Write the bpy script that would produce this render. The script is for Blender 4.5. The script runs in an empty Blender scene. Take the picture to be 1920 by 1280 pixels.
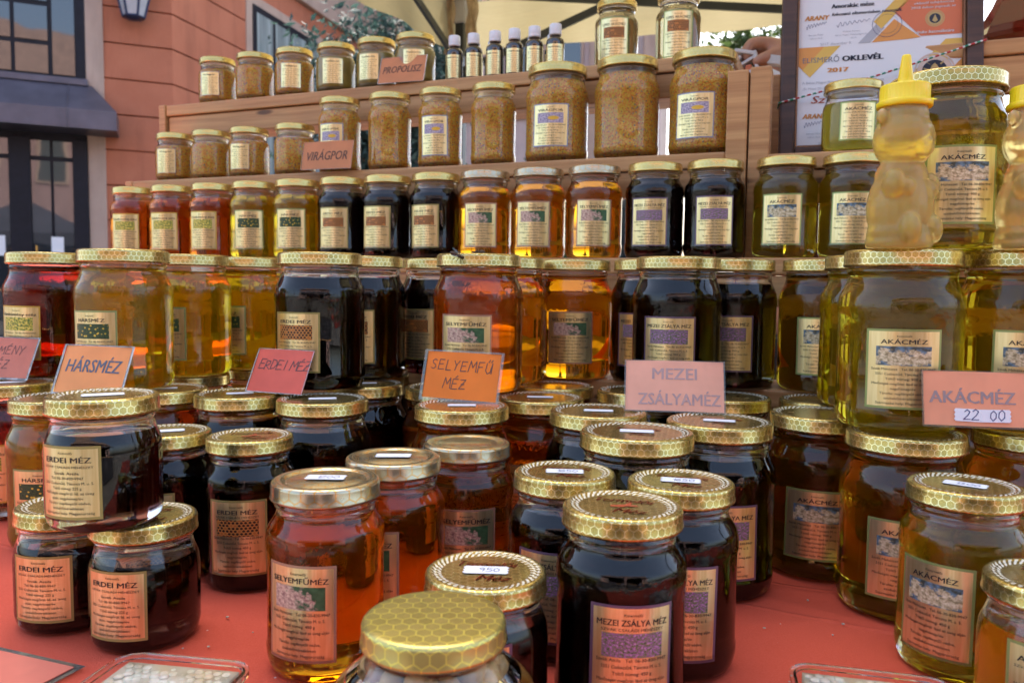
import bpy, bmesh, math, random
from mathutils import Vector, Matrix, noise
R = math.radians
random.seed(7)
scn = bpy.context.scene
col = scn.collection

# ------------------------------------------------------------------ camera, sky, sun, exposure
cam_d = bpy.data.cameras.new('camera'); cam = bpy.data.objects.new('camera', cam_d); col.objects.link(cam)
cam_d.sensor_width = 36.0; cam_d.lens = 1500 / 1920 * 36
cam_d.clip_start = 0.02; cam_d.clip_end = 500
EYE = 0.243
PITCH = math.atan(105 / 1500); ROLL = 0.012
cam.location = (0, 0, EYE)
cam.rotation_mode = 'QUATERNION'
cam.rotation_quaternion = (Matrix.Rotation(math.pi / 2 - PITCH, 4, 'X') @ Matrix.Rotation(ROLL, 4, 'Z')).to_quaternion()
cam_d.dof.use_dof = True; cam_d.dof.focus_distance = 0.64; cam_d.dof.aperture_fstop = 13.0
scn.camera = cam

SUN_EL, SUN_AZ = R(56), R(4)          # high, behind the stall: the canopy shades it
world = bpy.data.worlds.new('World'); scn.world = world; world.use_nodes = True
wn = world.node_tree.nodes; wl = world.node_tree.links
sky = wn.new('ShaderNodeTexSky'); sky.sky_type = 'NISHITA'; sky.sun_disc = False
sky.sun_elevation = SUN_EL; sky.sun_rotation = SUN_AZ
sky.air_density = 1.0; sky.dust_density = 5.0; sky.ozone_density = 0.5
bg = wn['Background']; bg.inputs['Strength'].default_value = 0.15
wl.new(sky.outputs['Color'], bg.inputs['Color'])
sun_d = bpy.data.lights.new('sun', 'SUN'); sun_d.energy = 3.6; sun_d.angle = R(0.53); sun_d.color = (1.0, 0.95, 0.87)
sun = bpy.data.objects.new('sun', sun_d); col.objects.link(sun)
sd = Vector((math.sin(SUN_AZ) * math.cos(SUN_EL), math.cos(SUN_AZ) * math.cos(SUN_EL), math.sin(SUN_EL)))
sun.rotation_euler = (-sd).to_track_quat('-Z', 'Y').to_euler(); sun.location = sd * 30
scn.view_settings.view_transform = 'Standard'; scn.view_settings.look = 'None'
scn.view_settings.exposure = 2.15; scn.view_settings.gamma = 1.0
scn.view_settings.use_curve_mapping = False
scn.render.engine = 'CYCLES'
cy = scn.cycles
cy.use_denoising = True; cy.denoiser = 'OPENIMAGEDENOISE'
cy.max_bounces = 16; cy.diffuse_bounces = 3; cy.glossy_bounces = 6; cy.transmission_bounces = 14
cy.transparent_max_bounces = 32; cy.volume_bounces = 0
cy.caustics_refractive = True; cy.caustics_reflective = False; cy.blur_glossy = 0.6
cy.sample_clamp_indirect = 5.0; cy.sample_clamp_direct = 0.0
cy.use_adaptive_sampling = True; cy.adaptive_threshold = 0.015

# ------------------------------------------------------------------ stall axes (the stand is turned about 22 degrees)
TH = R(22); E1 = Vector((math.cos(TH), -math.sin(TH), 0)); NV = Vector((math.sin(TH), math.cos(TH), 0))
def UV(u, v, z): return E1 * u + NV * v + Vector((0, 0, z))
GROUND = -0.757

# ------------------------------------------------------------------ node helpers
def newmat(name):
    m = bpy.data.materials.new(name); m.use_nodes = True
    m.node_tree.nodes.clear()
    out = m.node_tree.nodes.new('ShaderNodeOutputMaterial')
    return m, m.node_tree.nodes, m.node_tree.links, out
def nd(ns, typ, **kw):
    n = ns.new(typ)
    for k, v in kw.items():
        if k.startswith('i_'): n.inputs[k[2:]].default_value = v
        elif k.startswith('n_'): n.inputs[int(k[2:])].default_value = v
        else: setattr(n, k, v)
    return n
def c4(c): return (c[0], c[1], c[2], 1.0)
def math_n(ns, ls, op, a, b=None, c=None):
    n = ns.new('ShaderNodeMath'); n.operation = op
    for i, v in enumerate((a, b, c)):
        if v is None: continue
        if isinstance(v, (int, float)): n.inputs[i].default_value = v
        else: ls.new(v, n.inputs[i])
    return n.outputs[0]
def vmath(ns, ls, op, a, b=None, c=None, out=0):
    n = ns.new('ShaderNodeVectorMath'); n.operation = op
    for i, v in enumerate((a, b, c)):
        if v is None: continue
        if isinstance(v, (tuple, list)): n.inputs[i].default_value = v
        else: ls.new(v, n.inputs[i])
    return n.outputs[out]
def mixc(ns, ls, fac, a, b):
    n = ns.new('ShaderNodeMix'); n.data_type = 'RGBA'
    if isinstance(fac, (int, float)): n.inputs[0].default_value = fac
    else: ls.new(fac, n.inputs[0])
    for s, v in ((6, a), (7, b)):
        if isinstance(v, (tuple, list)): n.inputs[s].default_value = c4(v)
        else: ls.new(v, n.inputs[s])
    return n.outputs[2]
def ramp(ns, ls, fac, stops, mode='LINEAR'):
    n = ns.new('ShaderNodeValToRGB'); n.color_ramp.interpolation = mode
    el = n.color_ramp.elements
    while len(el) > 1: el.remove(el[-1])
    el[0].position = stops[0][0]; el[0].color = c4(stops[0][1])
    for p, c in stops[1:]:
        e = el.new(p); e.color = c4(c)
    ls.new(fac, n.inputs[0]); return n.outputs[0]
def bump(ns, ls, h, strength, dist):
    n = ns.new('ShaderNodeBump'); n.inputs['Strength'].default_value = strength; n.inputs['Distance'].default_value = dist
    ls.new(h, n.inputs['Height']); return n.outputs[0]
def tex_noise(ns, ls, vec, scale, detail=3, rough=.5):
    n = ns.new('ShaderNodeTexNoise'); n.inputs['Scale'].default_value = scale
    n.inputs['Detail'].default_value = detail; n.inputs['Roughness'].default_value = rough
    if vec is not None: ls.new(vec, n.inputs['Vector'])
    return n.outputs['Fac']
def tex_vor(ns, ls, vec, scale, feature='F1', out='Distance'):
    n = ns.new('ShaderNodeTexVoronoi'); n.feature = feature; n.inputs['Scale'].default_value = scale
    if vec is not None: ls.new(vec, n.inputs['Vector'])
    return n.outputs[out]
def objco(ns): return ns.new('ShaderNodeTexCoord').outputs['Object']
def uvco(ns): return ns.new('ShaderNodeTexCoord').outputs['UV']
def hexlines(ns, ls, vec, pitch, width):
    """1 on the lines of a hexagon net of the given pitch, 0 inside the cells; second output differs per cell"""
    p = vmath(ns, ls, 'MULTIPLY', vec, (1 / pitch, 1 / pitch, 0))
    rx, ry = 1.0, 1.7320508
    def wrap(v):
        n = ns.new('ShaderNodeVectorMath'); n.operation = 'WRAP'
        ls.new(v, n.inputs[0]); n.inputs[1].default_value = (rx / 2, ry / 2, 1); n.inputs[2].default_value = (-rx / 2, -ry / 2, -1)
        return n.outputs[0]
    a = wrap(p); b = wrap(vmath(ns, ls, 'SUBTRACT', p, (rx / 2, ry / 2, 0)))
    la = vmath(ns, ls, 'LENGTH', a, out=1); lb = vmath(ns, ls, 'LENGTH', b, out=1)
    sel = math_n(ns, ls, 'LESS_THAN', la, lb)
    n = ns.new('ShaderNodeMix'); n.data_type = 'VECTOR'; ls.new(sel, n.inputs[0]); ls.new(b, n.inputs[4]); ls.new(a, n.inputs[5])
    g = vmath(ns, ls, 'ABSOLUTE', n.outputs[1])
    d1 = vmath(ns, ls, 'DOT_PRODUCT', g, (.5, .8660254, 0), out=1)
    sx = ns.new('ShaderNodeSeparateXYZ'); ls.new(g, sx.inputs[0])
    e = math_n(ns, ls, 'MAXIMUM', d1, sx.outputs[0])
    line = math_n(ns, ls, 'GREATER_THAN', e, .5 - width)
    cell = vmath(ns, ls, 'SUBTRACT', p, n.outputs[1])
    w = ns.new('ShaderNodeTexWhiteNoise'); w.noise_dimensions = '2D'; ls.new(vmath(ns, ls, 'SNAP', vmath(ns, ls, 'ADD', cell, (.01, .01, 0)), (.25, .25, 1)), w.inputs['Vector'])
    return line, w.outputs['Value']
def prin(ns, ls, out, base=None, rough=.5, metal=0., **kw):
    p = ns.new('ShaderNodeBsdfPrincipled')
    if base is not None:
        if isinstance(base, (tuple, list)): p.inputs['Base Color'].default_value = c4(base)
        else: ls.new(base, p.inputs['Base Color'])
    for k, v in (('Roughness', rough), ('Metallic', metal)):
        if isinstance(v, (int, float)): p.inputs[k].default_value = v
        else: ls.new(v, p.inputs[k])
    for k, v in kw.items():
        s = p.inputs[k.replace('_', ' ')]
        if isinstance(v, (int, float, tuple)): s.default_value = v
        else: ls.new(v, s)
    ls.new(p.outputs[0], out.inputs[0]); return p
def plain(name, c, rough=.6, metal=0., var=0.12, scale=8, **kw):
    m, ns, ls, out = newmat(name)
    f = tex_noise(ns, ls, objco(ns), scale, 4)
    base = ramp(ns, ls, f, [(.3, [x * (1 - var) for x in c]), (.7, [min(1, x * (1 + var)) for x in c])])
    prin(ns, ls, out, base, rough, metal, **kw); return m

# ------------------------------------------------------------------ mesh helpers
def link(o, parent=None):
    col.objects.link(o)
    if parent is not None: o.parent = parent
    return o
def obj(name, me, parent=None, mat=None, loc=None, rot=None):
    o = bpy.data.objects.new(name, me)
    if mat is not None and me is not None and not me.materials: me.materials.append(mat)
    link(o, parent)
    if loc is not None: o.location = loc
    if rot is not None: o.rotation_euler = rot
    return o
def empty(name, loc=(0, 0, 0), rz=0.):
    o = bpy.data.objects.new(name, None); o.empty_display_size = .02; link(o)
    o.location = loc; o.rotation_euler = (0, 0, rz); return o
def tag(o, label, cat, group=None):
    o['label'] = label; o['category'] = cat
    if group: o['group'] = group
    return o
def struct(o): o['kind'] = 'structure'; return o
def smooth(me, flag=True):
    me.polygons.foreach_set('use_smooth', [flag] * len(me.polygons)); return me
def pydata(name, v, f, mats=(), sm=False):
    me = bpy.data.meshes.new(name); me.from_pydata(v, [], f)
    for m in mats: me.materials.append(m)
    me.update()
    if sm: smooth(me)
    return me
def lathe_data(prof, seg, flip=False):
    """prof from axis to axis, (r, z); returns verts, faces"""
    v, f, rings = [], [], []
    for r, z in prof:
        if r < 1e-7: rings.append([len(v)]); v.append((0, 0, z))
        else:
            rings.append(list(range(len(v), len(v) + seg)))
            v += [(r * math.sin(2 * math.pi * k / seg), -r * math.cos(2 * math.pi * k / seg), z) for k in range(seg)]
    for a, b in zip(rings, rings[1:]):
        for k in range(seg):
            k2 = (k + 1) % seg
            if len(a) == 1 and len(b) == 1: continue
            if len(a) == 1: q = (a[0], b[k2], b[k])
            elif len(b) == 1: q = (a[k], a[k2], b[0])
            else: q = (a[k], a[k2], b[k2], b[k])
            f.append(tuple(reversed(q)) if flip else q)
    return v, f
def lathe(name, prof, seg, mat, sm=True):
    v, f = lathe_data(prof, seg); return pydata(name, v, f, [mat] if mat else [], sm)
def merge(*parts):
    V, F = [], []
    for v, f in parts:
        n = len(V); V += v; F += [tuple(i + n for i in q) for q in f]
    return V, F
def box_data(sx, sy, sz, cx=0, cy_=0, cz=0):
    v = [(cx + a * sx / 2, cy_ + b * sy / 2, cz + c * sz / 2) for c in (-1, 1) for b in (-1, 1) for a in (-1, 1)]
    f = [(0, 2, 3, 1), (4, 5, 7, 6), (0, 1, 5, 4), (2, 6, 7, 3), (0, 4, 6, 2), (1, 3, 7, 5)]
    return v, f
_bev = {}
def box_mesh(name, sx, sy, sz, bev=0.0, mat=None):
    key = (round(sx, 4), round(sy, 4), round(sz, 4), bev, mat.name if mat else '')
    if key in _bev: return _bev[key]
    me = pydata(name, *box_data(sx, sy, sz))
    if bev > 0:
        bm = bmesh.new(); bm.from_mesh(me)
        bmesh.ops.bevel(bm, geom=bm.edges[:], offset=bev, segments=2, profile=.6, affect='EDGES')
        bm.to_mesh(me); bm.free()
    if mat: me.materials.append(mat)
    _bev[key] = me; return me
def tube_data(pts, rad, seg=8, cap=True):
    v, f = [], []
    pts = [Vector(p) for p in pts]; n = len(pts)
    rads = rad if isinstance(rad, (list, tuple)) else [rad] * n
    up = Vector((0, 0, 1)); prev = None
    for i, p in enumerate(pts):
        t = (pts[min(i + 1, n - 1)] - pts[max(i - 1, 0)]).normalized()
        if prev is None:
            a = t.cross(up)
            if a.length < 1e-4: a = t.cross(Vector((1, 0, 0)))
            a.normalize()
        else:
            a = (prev - t * prev.dot(t)).normalized()
        prev = a; b = t.cross(a)
        for k in range(seg):
            an = 2 * math.pi * k / seg
            v.append(tuple(p + (a * math.cos(an) + b * math.sin(an)) * rads[i]))
    for i in range(n - 1):
        for k in range(seg):
            k2 = (k + 1) % seg
            f.append((i * seg + k, i * seg + k2, (i + 1) * seg + k2, (i + 1) * seg + k))
    if cap:
        f.append(tuple(reversed(range(seg)))); f.append(tuple(range((n - 1) * seg, n * seg)))
    return v, f
def ellipsoid_data(c, r, seg=12, rings=8, M=None):
    prof = [(math.sin(math.pi * k / rings), -math.cos(math.pi * k / rings)) for k in range(rings + 1)]
    v, f = lathe_data([(max(a, 0) if 0 < k < rings else 0, b) for k, (a, b) in enumerate(prof)], seg)
    out = []
    for p in v:
        q = Vector((p[0] * r[0], p[1] * r[1], p[2] * r[2]))
        if M is not None: q = M @ q
        out.append(tuple(q + Vector(c)))
    return out, f
def eval_mesh(o, name):
    bpy.context.view_layer.update()
    dg = bpy.context.evaluated_depsgraph_get()
    me = bpy.data.meshes.new_from_object(o.evaluated_get(dg), depsgraph=dg); me.name = name
    old = o.data; bpy.data.objects.remove(o)
    return me

# ------------------------------------------------------------------ lettering
_txt = {}
def text_geo(s, bold=0.0, shear=0.0):
    """flat 2D glyph mesh of a line of type, height of capitals about 1, centred; (verts, faces, width)"""
    key = (s, bold, shear)
    if key in _txt: return _txt[key]
    cu = bpy.data.curves.new('type', 'FONT'); cu.body = s; cu.size = 1.4; cu.resolution_u = 2
    cu.offset = bold; cu.shear = shear; cu.fill_mode = 'BOTH'
    o = bpy.data.objects.new('type', cu); col.objects.link(o)
    bpy.context.view_layer.update()
    dg = bpy.context.evaluated_depsgraph_get()
    me = bpy.data.meshes.new_from_object(o.evaluated_get(dg), depsgraph=dg)
    v = [(p.co.x, p.co.y) for p in me.vertices]; f = [tuple(p.vertices) for p in me.polygons]
    bpy.data.objects.remove(o); bpy.data.curves.remove(cu); bpy.data.meshes.remove(me)
    x0 = min(p[0] for p in v); x1 = max(p[0] for p in v)
    v = [(p[0] - (x0 + x1) / 2, p[1]) for p in v]
    _txt[key] = (v, f, x1 - x0); return _txt[key]
def text_line(s, x, y, h, width=None, align='C', bold=0.0, shear=0.0, wmax=None):
    """placed 2D line; y is the baseline, h the cap height"""
    v, f, w = text_geo(s, 0.0, shear)
    if bold:                                   # heavier type: the line struck three times, slightly apart
        b = bold * 1.6; n = len(v)
        v = [(p[0] + dx, p[1]) for dx in (-b, 0, b) for p in v]; f = [tuple(i + k * n for i in q) for k in range(3) for q in f]
    sx = h if width is None else width / w
    if wmax and sx * w > wmax: sx = wmax / w
    dx = x if align == 'C' else (x + sx * w / 2 if align == 'L' else x - sx * w / 2)
    return [(dx + a * sx, y + b * h) for a, b in v], f
STROKES = {  # single-stroke capitals for the handwritten cards, unit box
    'E': [[(0.65, .98), (.08, 1), (.02, 0), (.68, .03)], [(.05, .52), (.52, .55)]],
    'R': [[(.02, 0), (.08, 1), (.55, .95), (.62, .72), (.45, .52), (.08, .48), (.7, 0)]],
    'D': [[(.05, 0), (.08, 1), (.5, .9), (.7, .5), (.45, .08), (.05, 0)]],
    'I': [[(.3, 0), (.33, 1)]],
    'M': [[(.0, 0), (.14, 1), (.42, .4), (.72, 1), (.8, 0)]],
    'Z': [[(.08, .98), (.68, 1), (.02, .02), (.72, .05)], [(.2, .52), (.55, .52)]],
    'S': [[(.62, .86), (.4, 1), (.12, .85), (.2, .6), (.5, .42), (.6, .18), (.35, 0), (.04, .1)]],
    'L': [[(.1, 1), (.05, 0), (.6, .02)]],
    'Y': [[(.05, 1), (.35, .5), (.68, 1)], [(.35, .5), (.25, 0)]],
    'F': [[(.65, 1), (.1, .98), (.06, 0)], [(.08, .52), (.5, .54)]],
    'U': [[(.08, 1), (.06, .3), (.28, 0), (.55, .15), (.66, 1)], [(.66, 1), (.68, 0)]],
    'K': [[(.08, 1), (.05, 0)], [(.62, 1), (.1, .48), (.66, 0)]],
    'O': [[(.35, 1), (.08, .75), (.06, .3), (.32, 0), (.6, .25), (.62, .7), (.35, 1)]],
    'N': [[(.03, 0), (.1, 1), (.6, .05), (.68, 1)]],
    '2': [[(.08, .78), (.3, 1), (.56, .8), (.42, .45), (.04, .02), (.66, .05)]],
    '0': [[(.35, 1), (.1, .75), (.08, .3), (.33, 0), (.6, .28), (.6, .72), (.35, 1)]],
    '5': [[(.6, 1), (.16, .97), (.12, .56), (.45, .6), (.62, .32), (.4, .02), (.06, .06)]],
    '9': [[(.6, .7), (.35, .98), (.1, .75), (.3, .5), (.6, .7), (.5, 0)]],
    '1': [[(.18, .72), (.4, 1), (.38, 0)]], '6': [[(.55, .98), (.15, .5), (.1, .15), (.35, 0), (.6, .22), (.4, .5), (.12, .3)]],
    '3': [[(.1, .9), (.4, 1), (.56, .78), (.28, .55), (.6, .3), (.35, 0), (.05, .1)]], '7': [[(.08, .98), (.62, 1), (.25, 0)]],
}
ACC = {'É': ('E', [[(.3, 1.12), (.5, 1.32)]]), 'Á': ('A', []), 'Ű': ('U', [[(.22, 1.1), (.34, 1.32)], [(.5, 1.1), (.62, 1.32)]]),
       'Ö': ('O', [[(.2, 1.14), (.24, 1.22)], [(.46, 1.14), (.5, 1.22)]])}
def handwriting(s, x, y, h, pitch=.86, pen=.075, slope=0.0, seed=1):
    """2D ribbon strokes; x, y is the start of the base line"""
    rnd = random.Random(seed); V, F = [], []
    cx = x
    for ch in s:
        if ch == ' ': cx += h * .55; continue
        base, extra = ACC.get(ch, (ch, []))
        k = h * rnd.uniform(.93, 1.06); dy = rnd.uniform(-.04, .04) * h
        for st in STROKES[base] + extra:
            pts = [(cx + p[0] * k + p[1] * k * .1, y + slope * (cx - x) + dy + p[1] * k) for p in st]
            for a, b in zip(pts, pts[1:]):
                d = Vector((b[0] - a[0], b[1] - a[1])); L = d.length
                if L < 1e-9: continue
                d /= L; n = Vector((-d.y, d.x)) * pen * h * .5; e = d * pen * h * .35
                i = len(V)
                V += [(a[0] - e.x + n.x, a[1] - e.y + n.y), (a[0] - e.x - n.x, a[1] - e.y - n.y),
                      (b[0] + e.x - n.x, b[1] + e.y - n.y), (b[0] + e.x + n.x, b[1] + e.y + n.y)]
                F.append((i, i + 1, i + 2, i + 3))
        cx += h * pitch * (.55 if base in 'I1' else (1.12 if base == 'M' else 1))
    return V, F
def flat(vf, z=0.0):
    """2D in the XY plane -> 3D"""
    return [(a, b, z) for a, b in vf[0]], vf[1]
def upright(vf, off=0.0):
    """2D -> XZ plane facing -Y"""
    return [(a, -off, b) for a, b in vf[0]], vf[1]

# ------------------------------------------------------------------ materials
def mat_glass(name, tint=(1, 1, 1), zband=None):
    m, ns, ls, out = newmat(name)
    co = objco(ns)
    h = tex_noise(ns, ls, co, 55, 2)
    nrm = None
    if zband:   # cast relief lettering band round the shoulder of the jar
        sx = nd(ns, 'ShaderNodeSeparateXYZ'); ls.new(co, sx.inputs[0])
        w = tex_noise(ns, ls, vmath(ns, ls, 'MULTIPLY', co, (1, 1, .55)), 260, 2)
        band = math_n(ns, ls, 'MULTIPLY', math_n(ns, ls, 'GREATER_THAN', sx.outputs[2], zband[0]), math_n(ns, ls, 'LESS_THAN', sx.outputs[2], zband[1]))
        hh = math_n(ns, ls, 'MULTIPLY', math_n(ns, ls, 'MULTIPLY', ramp(ns, ls, w, [(.45, (0, 0, 0)), (.6, (1, 1, 1))]), band), 1.0)
        n1 = bump(ns, ls, hh, .35, .0004)
        b2 = nd(ns, 'ShaderNodeBump', i_Strength=.05, i_Distance=.003); ls.new(h, b2.inputs['Height']); ls.new(n1, b2.inputs['Normal']); nrm = b2.outputs[0]
    else:
        nrm = bump(ns, ls, h, .05, .003)
    p = prin(ns, ls, out, tint, 0.0, 0.0, Transmission_Weight=1.0, IOR=1.5)
    ls.new(nrm, p.inputs['Normal'])
    return m
def mat_honey(name, T, body, fac):
    """T: what passes through 8 cm of this honey; body: colour of its faint cloudiness"""
    m, ns, ls, out = newmat(name)
    sig = [-math.log(max(t, 1e-4)) / .08 for t in T]; D = max(sig)
    va = nd(ns, 'ShaderNodeVolumeAbsorption', i_Color=c4([1 - s / D for s in sig]), i_Density=D)
    ls.new(va.outputs[0], out.inputs['Volume'])
    tr = nd(ns, 'ShaderNodeBsdfTransparent'); df = nd(ns, 'ShaderNodeBsdfDiffuse', i_Color=c4(body)); tl = nd(ns, 'ShaderNodeBsdfTranslucent', i_Color=c4(body))
    m1 = nd(ns, 'ShaderNodeMixShader', i_Fac=.5); ls.new(df.outputs[0], m1.inputs[1]); ls.new(tl.outputs[0], m1.inputs[2])
    f = tex_noise(ns, ls, objco(ns), 14, 3)
    mr = nd(ns, 'ShaderNodeMapRange'); ls.new(f, mr.inputs[0]); mr.inputs[3].default_value = fac * .6; mr.inputs[4].default_value = fac * 1.4
    m2 = nd(ns, 'ShaderNodeMixShader'); ls.new(mr.outputs[0], m2.inputs[0]); ls.new(tr.outputs[0], m2.inputs[1]); ls.new(m1.outputs[0], m2.inputs[2])
    ls.new(m2.outputs[0], out.inputs['Surface']); return m
def mat_cream(name, c):
    m, ns, ls, out = newmat(name)
    f = tex_noise(ns, ls, objco(ns), 40, 4)
    base = ramp(ns, ls, f, [(.3, [x * .8 for x in c]), (.7, [min(1, x * 1.15) for x in c])])
    prin(ns, ls, out, base, .35); return m
def mat_pollen():
    m, ns, ls, out = newmat('pollen_grains')
    co = objco(ns)
    v = ns.new('ShaderNodeTexVoronoi'); v.inputs['Scale'].default_value = 560; ls.new(co, v.inputs['Vector'])
    sx = nd(ns, 'ShaderNodeSeparateColor'); ls.new(v.outputs['Color'], sx.inputs[0])
    base = ramp(ns, ls, sx.outputs[0], [(0, (.70, .23, .02)), (.10, (.98, .38, .03)), (.32, (.98, .64, .06)), (.56, (.96, .58, .08)), (.68, (.98, .40, .05)), (.84, (.92, .30, .04)), (.96, (.46, .28, .18))], 'CONSTANT')
    h = math_n(ns, ls, 'SUBTRACT', 1.0, v.outputs['Distance'])
    p = prin(ns, ls, out, base, .7); ls.new(bump(ns, ls, h, .9, .0012), p.inputs['Normal']); return m
def mat_lid(name, gold, cell, line, pitch, rope=True, lw=.045, cellmix=.55, rough=.22):
    m, ns, ls, out = newmat(name)
    uv = uvco(ns); ln, rnd = hexlines(ns, ls, uv, pitch, lw)
    cellc = mixc(ns, ls, math_n(ns, ls, 'MULTIPLY', rnd, .5), cell, gold)
    base = mixc(ns, ls, cellmix, gold, cellc)
    base = mixc(ns, ls, ln, base, line)
    co = objco(ns)
    rg = math_n(ns, ls, 'ADD', math_n(ns, ls, 'MULTIPLY', tex_noise(ns, ls, co, 90, 4), .16), rough - .06)
    if rope:
        sx = nd(ns, 'ShaderNodeSeparateXYZ'); ls.new(co, sx.inputs[0])
        flatv = vmath(ns, ls, 'MULTIPLY', co, (1, 1, 0)); rr = vmath(ns, ls, 'LENGTH', flatv, out=1)
        at = nd(ns, 'ShaderNodeAttribute', attribute_name='rim'); edge = at.outputs['Fac']   # 1 on the embossed rope ring
        an = math_n(ns, ls, 'ARCTAN2', sx.outputs[1], sx.outputs[0])
        ph = math_n(ns, ls, 'FRACT', math_n(ns, ls, 'ADD', math_n(ns, ls, 'MULTIPLY', an, 44 / (2 * math.pi)), math_n(ns, ls, 'MULTIPLY', rr, 260)))
        dash = math_n(ns, ls, 'MULTIPLY', math_n(ns, ls, 'GREATER_THAN', ph, .5), edge)
        base = mixc(ns, ls, dash, base, (.97, .93, .76))
    metal = math_n(ns, ls, 'SUBTRACT', .88, math_n(ns, ls, 'MULTIPLY', dash if rope else ln, .45 if rope else .12))
    p = prin(ns, ls, out, base, rg, metal)
    ls.new(bump(ns, ls, tex_noise(ns, ls, co, 120, 2), .05, .001), p.inputs['Normal'])
    return m
def mat_foil():
    m, ns, ls, out = newmat('gold_foil_paper')
    co = objco(ns)
    st = tex_noise(ns, ls, vmath(ns, ls, 'MULTIPLY', co, (1, 1, .06)), 420, 2)
    base = ramp(ns, ls, st, [(.35, (.78, .63, .29)), (.65, (.90, .77, .41))])
    p = prin(ns, ls, out, base, .30, .82)
    ls.new(bump(ns, ls, st, .12, .0004), p.inputs['Normal']); return m
def mat_pic(name, fn):
    m, ns, ls, out = newmat('picture_' + name)
    uv = vmath(ns, ls, 'MULTIPLY', uvco(ns), (2.0, 1.0, 1.0))
    prin(ns, ls, out, fn(ns, ls, uv), .45, .15); return m
def pic_akac(ns, ls, uv):
    b = tex_noise(ns, ls, vmath(ns, ls, 'ADD', uv, (3.1, 7.3, 0)), 1.7, 5, .65); f = tex_noise(ns, ls, uv, 6, 4, .7)
    sv = nd(ns, 'ShaderNodeSeparateXYZ'); ls.new(uv, sv.inputs[0]); b = math_n(ns, ls, 'ADD', b, math_n(ns, ls, 'MULTIPLY', math_n(ns, ls, 'SUBTRACT', .52, math_n(ns, ls, 'ABSOLUTE', math_n(ns, ls, 'SUBTRACT', sv.outputs[1], .42))), .55)); b = math_n(ns, ls, 'SUBTRACT', b, .14)
    sky_ = ramp(ns, ls, tex_noise(ns, ls, uv, 4, 3), [(.35, (.06, .07, .05)), (.6, (.16, .27, .36))])
    bl = ramp(ns, ls, f, [(.35, (.25, .19, .09)), (.5, (.62, .52, .30)), (.66, (.9, .82, .6))])
    return mixc(ns, ls, ramp(ns, ls, b, [(.46, (0, 0, 0)), (.52, (1, 1, 1))]), sky_, bl)
def pic_hars(ns, ls, uv):
    v = tex_vor(ns, ls, uv, 4.5); g = ramp(ns, ls, tex_noise(ns, ls, uv, 12, 3), [(.3, (.015, .03, .015)), (.7, (.06, .12, .04))])
    return mixc(ns, ls, ramp(ns, ls, v, [(.22, (1, 1, 1)), (.32, (0, 0, 0))]), g, (.78, .56, .06))
def pic_erdei(ns, ls, uv):
    ln, rnd = hexlines(ns, ls, uv, .19, .16)
    inner = mixc(ns, ls, math_n(ns, ls, 'GREATER_THAN', rnd, .75), (.035, .012, .006), (.5, .17, .03))
    n = tex_noise(ns, ls, uv, 30, 2)
    return mixc(ns, ls, ln, inner, ramp(ns, ls, n, [(.3, (.38, .12, .02)), (.7, (.75, .36, .10))]))
def pic_selyem(ns, ls, uv):
    b = tex_noise(ns, ls, vmath(ns, ls, 'ADD', uv, (1.3, 2.2, 0)), 2.0, 6, .7); f = tex_noise(ns, ls, uv, 6, 4, .7)
    sv = nd(ns, 'ShaderNodeSeparateXYZ'); ls.new(uv, sv.inputs[0]); b = math_n(ns, ls, 'ADD', b, math_n(ns, ls, 'MULTIPLY', math_n(ns, ls, 'SUBTRACT', 1.15, math_n(ns, ls, 'ADD', sv.outputs[0], math_n(ns, ls, 'MULTIPLY', sv.outputs[1], .5))), .22))
    g = ramp(ns, ls, tex_noise(ns, ls, uv, 3, 2), [(.3, (.03, .08, .03)), (.7, (.07, .17, .07))])
    bl = ramp(ns, ls, f, [(.35, (.30, .14, .13)), (.5, (.62, .40, .30)), (.68, (.88, .72, .52))])
    return mixc(ns, ls, ramp(ns, ls, b, [(.40, (0, 0, 0)), (.50, (1, 1, 1))]), g, bl)
def pic_zsalya(ns, ls, uv):
    return ramp(ns, ls, tex_noise(ns, ls, uv, 11, 4, .75), [(.34, (.02, .02, .02)), (.42, (.06, .12, .03)), (.47, (.36, .38, .14)), (.50, (.16, .05, .18)), (.56, (.40, .16, .40)), (.64, (.72, .48, .66))])
def pic_nesk(ns, ls, uv):
    return ramp(ns, ls, tex_noise(ns, ls, uv, 7, 4, .7), [(.36, (.05, .12, .05)), (.46, (.20, .30, .06)), (.52, (.62, .56, .06)), (.62, (.90, .80, .22))])
def pic_virag(ns, ls, uv):
    n = tex_noise(ns, ls, uv, 9, 3)
    d = vmath(ns, ls, 'MULTIPLY', vmath(ns, ls, 'SUBTRACT', uv, (1.25, .48, 0)), (1, 2.2, 0)); L = vmath(ns, ls, 'LENGTH', d, out=1)
    pet = ramp(ns, ls, n, [(.3, (.12, .10, .16)), (.5, (.40, .34, .45)), (.7, (.72, .62, .62))])
    return mixc(ns, ls, ramp(ns, ls, L, [(.38, (1, 1, 1)), (.48, (0, 0, 0))]), pet, (.78, .47, .05))
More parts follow.
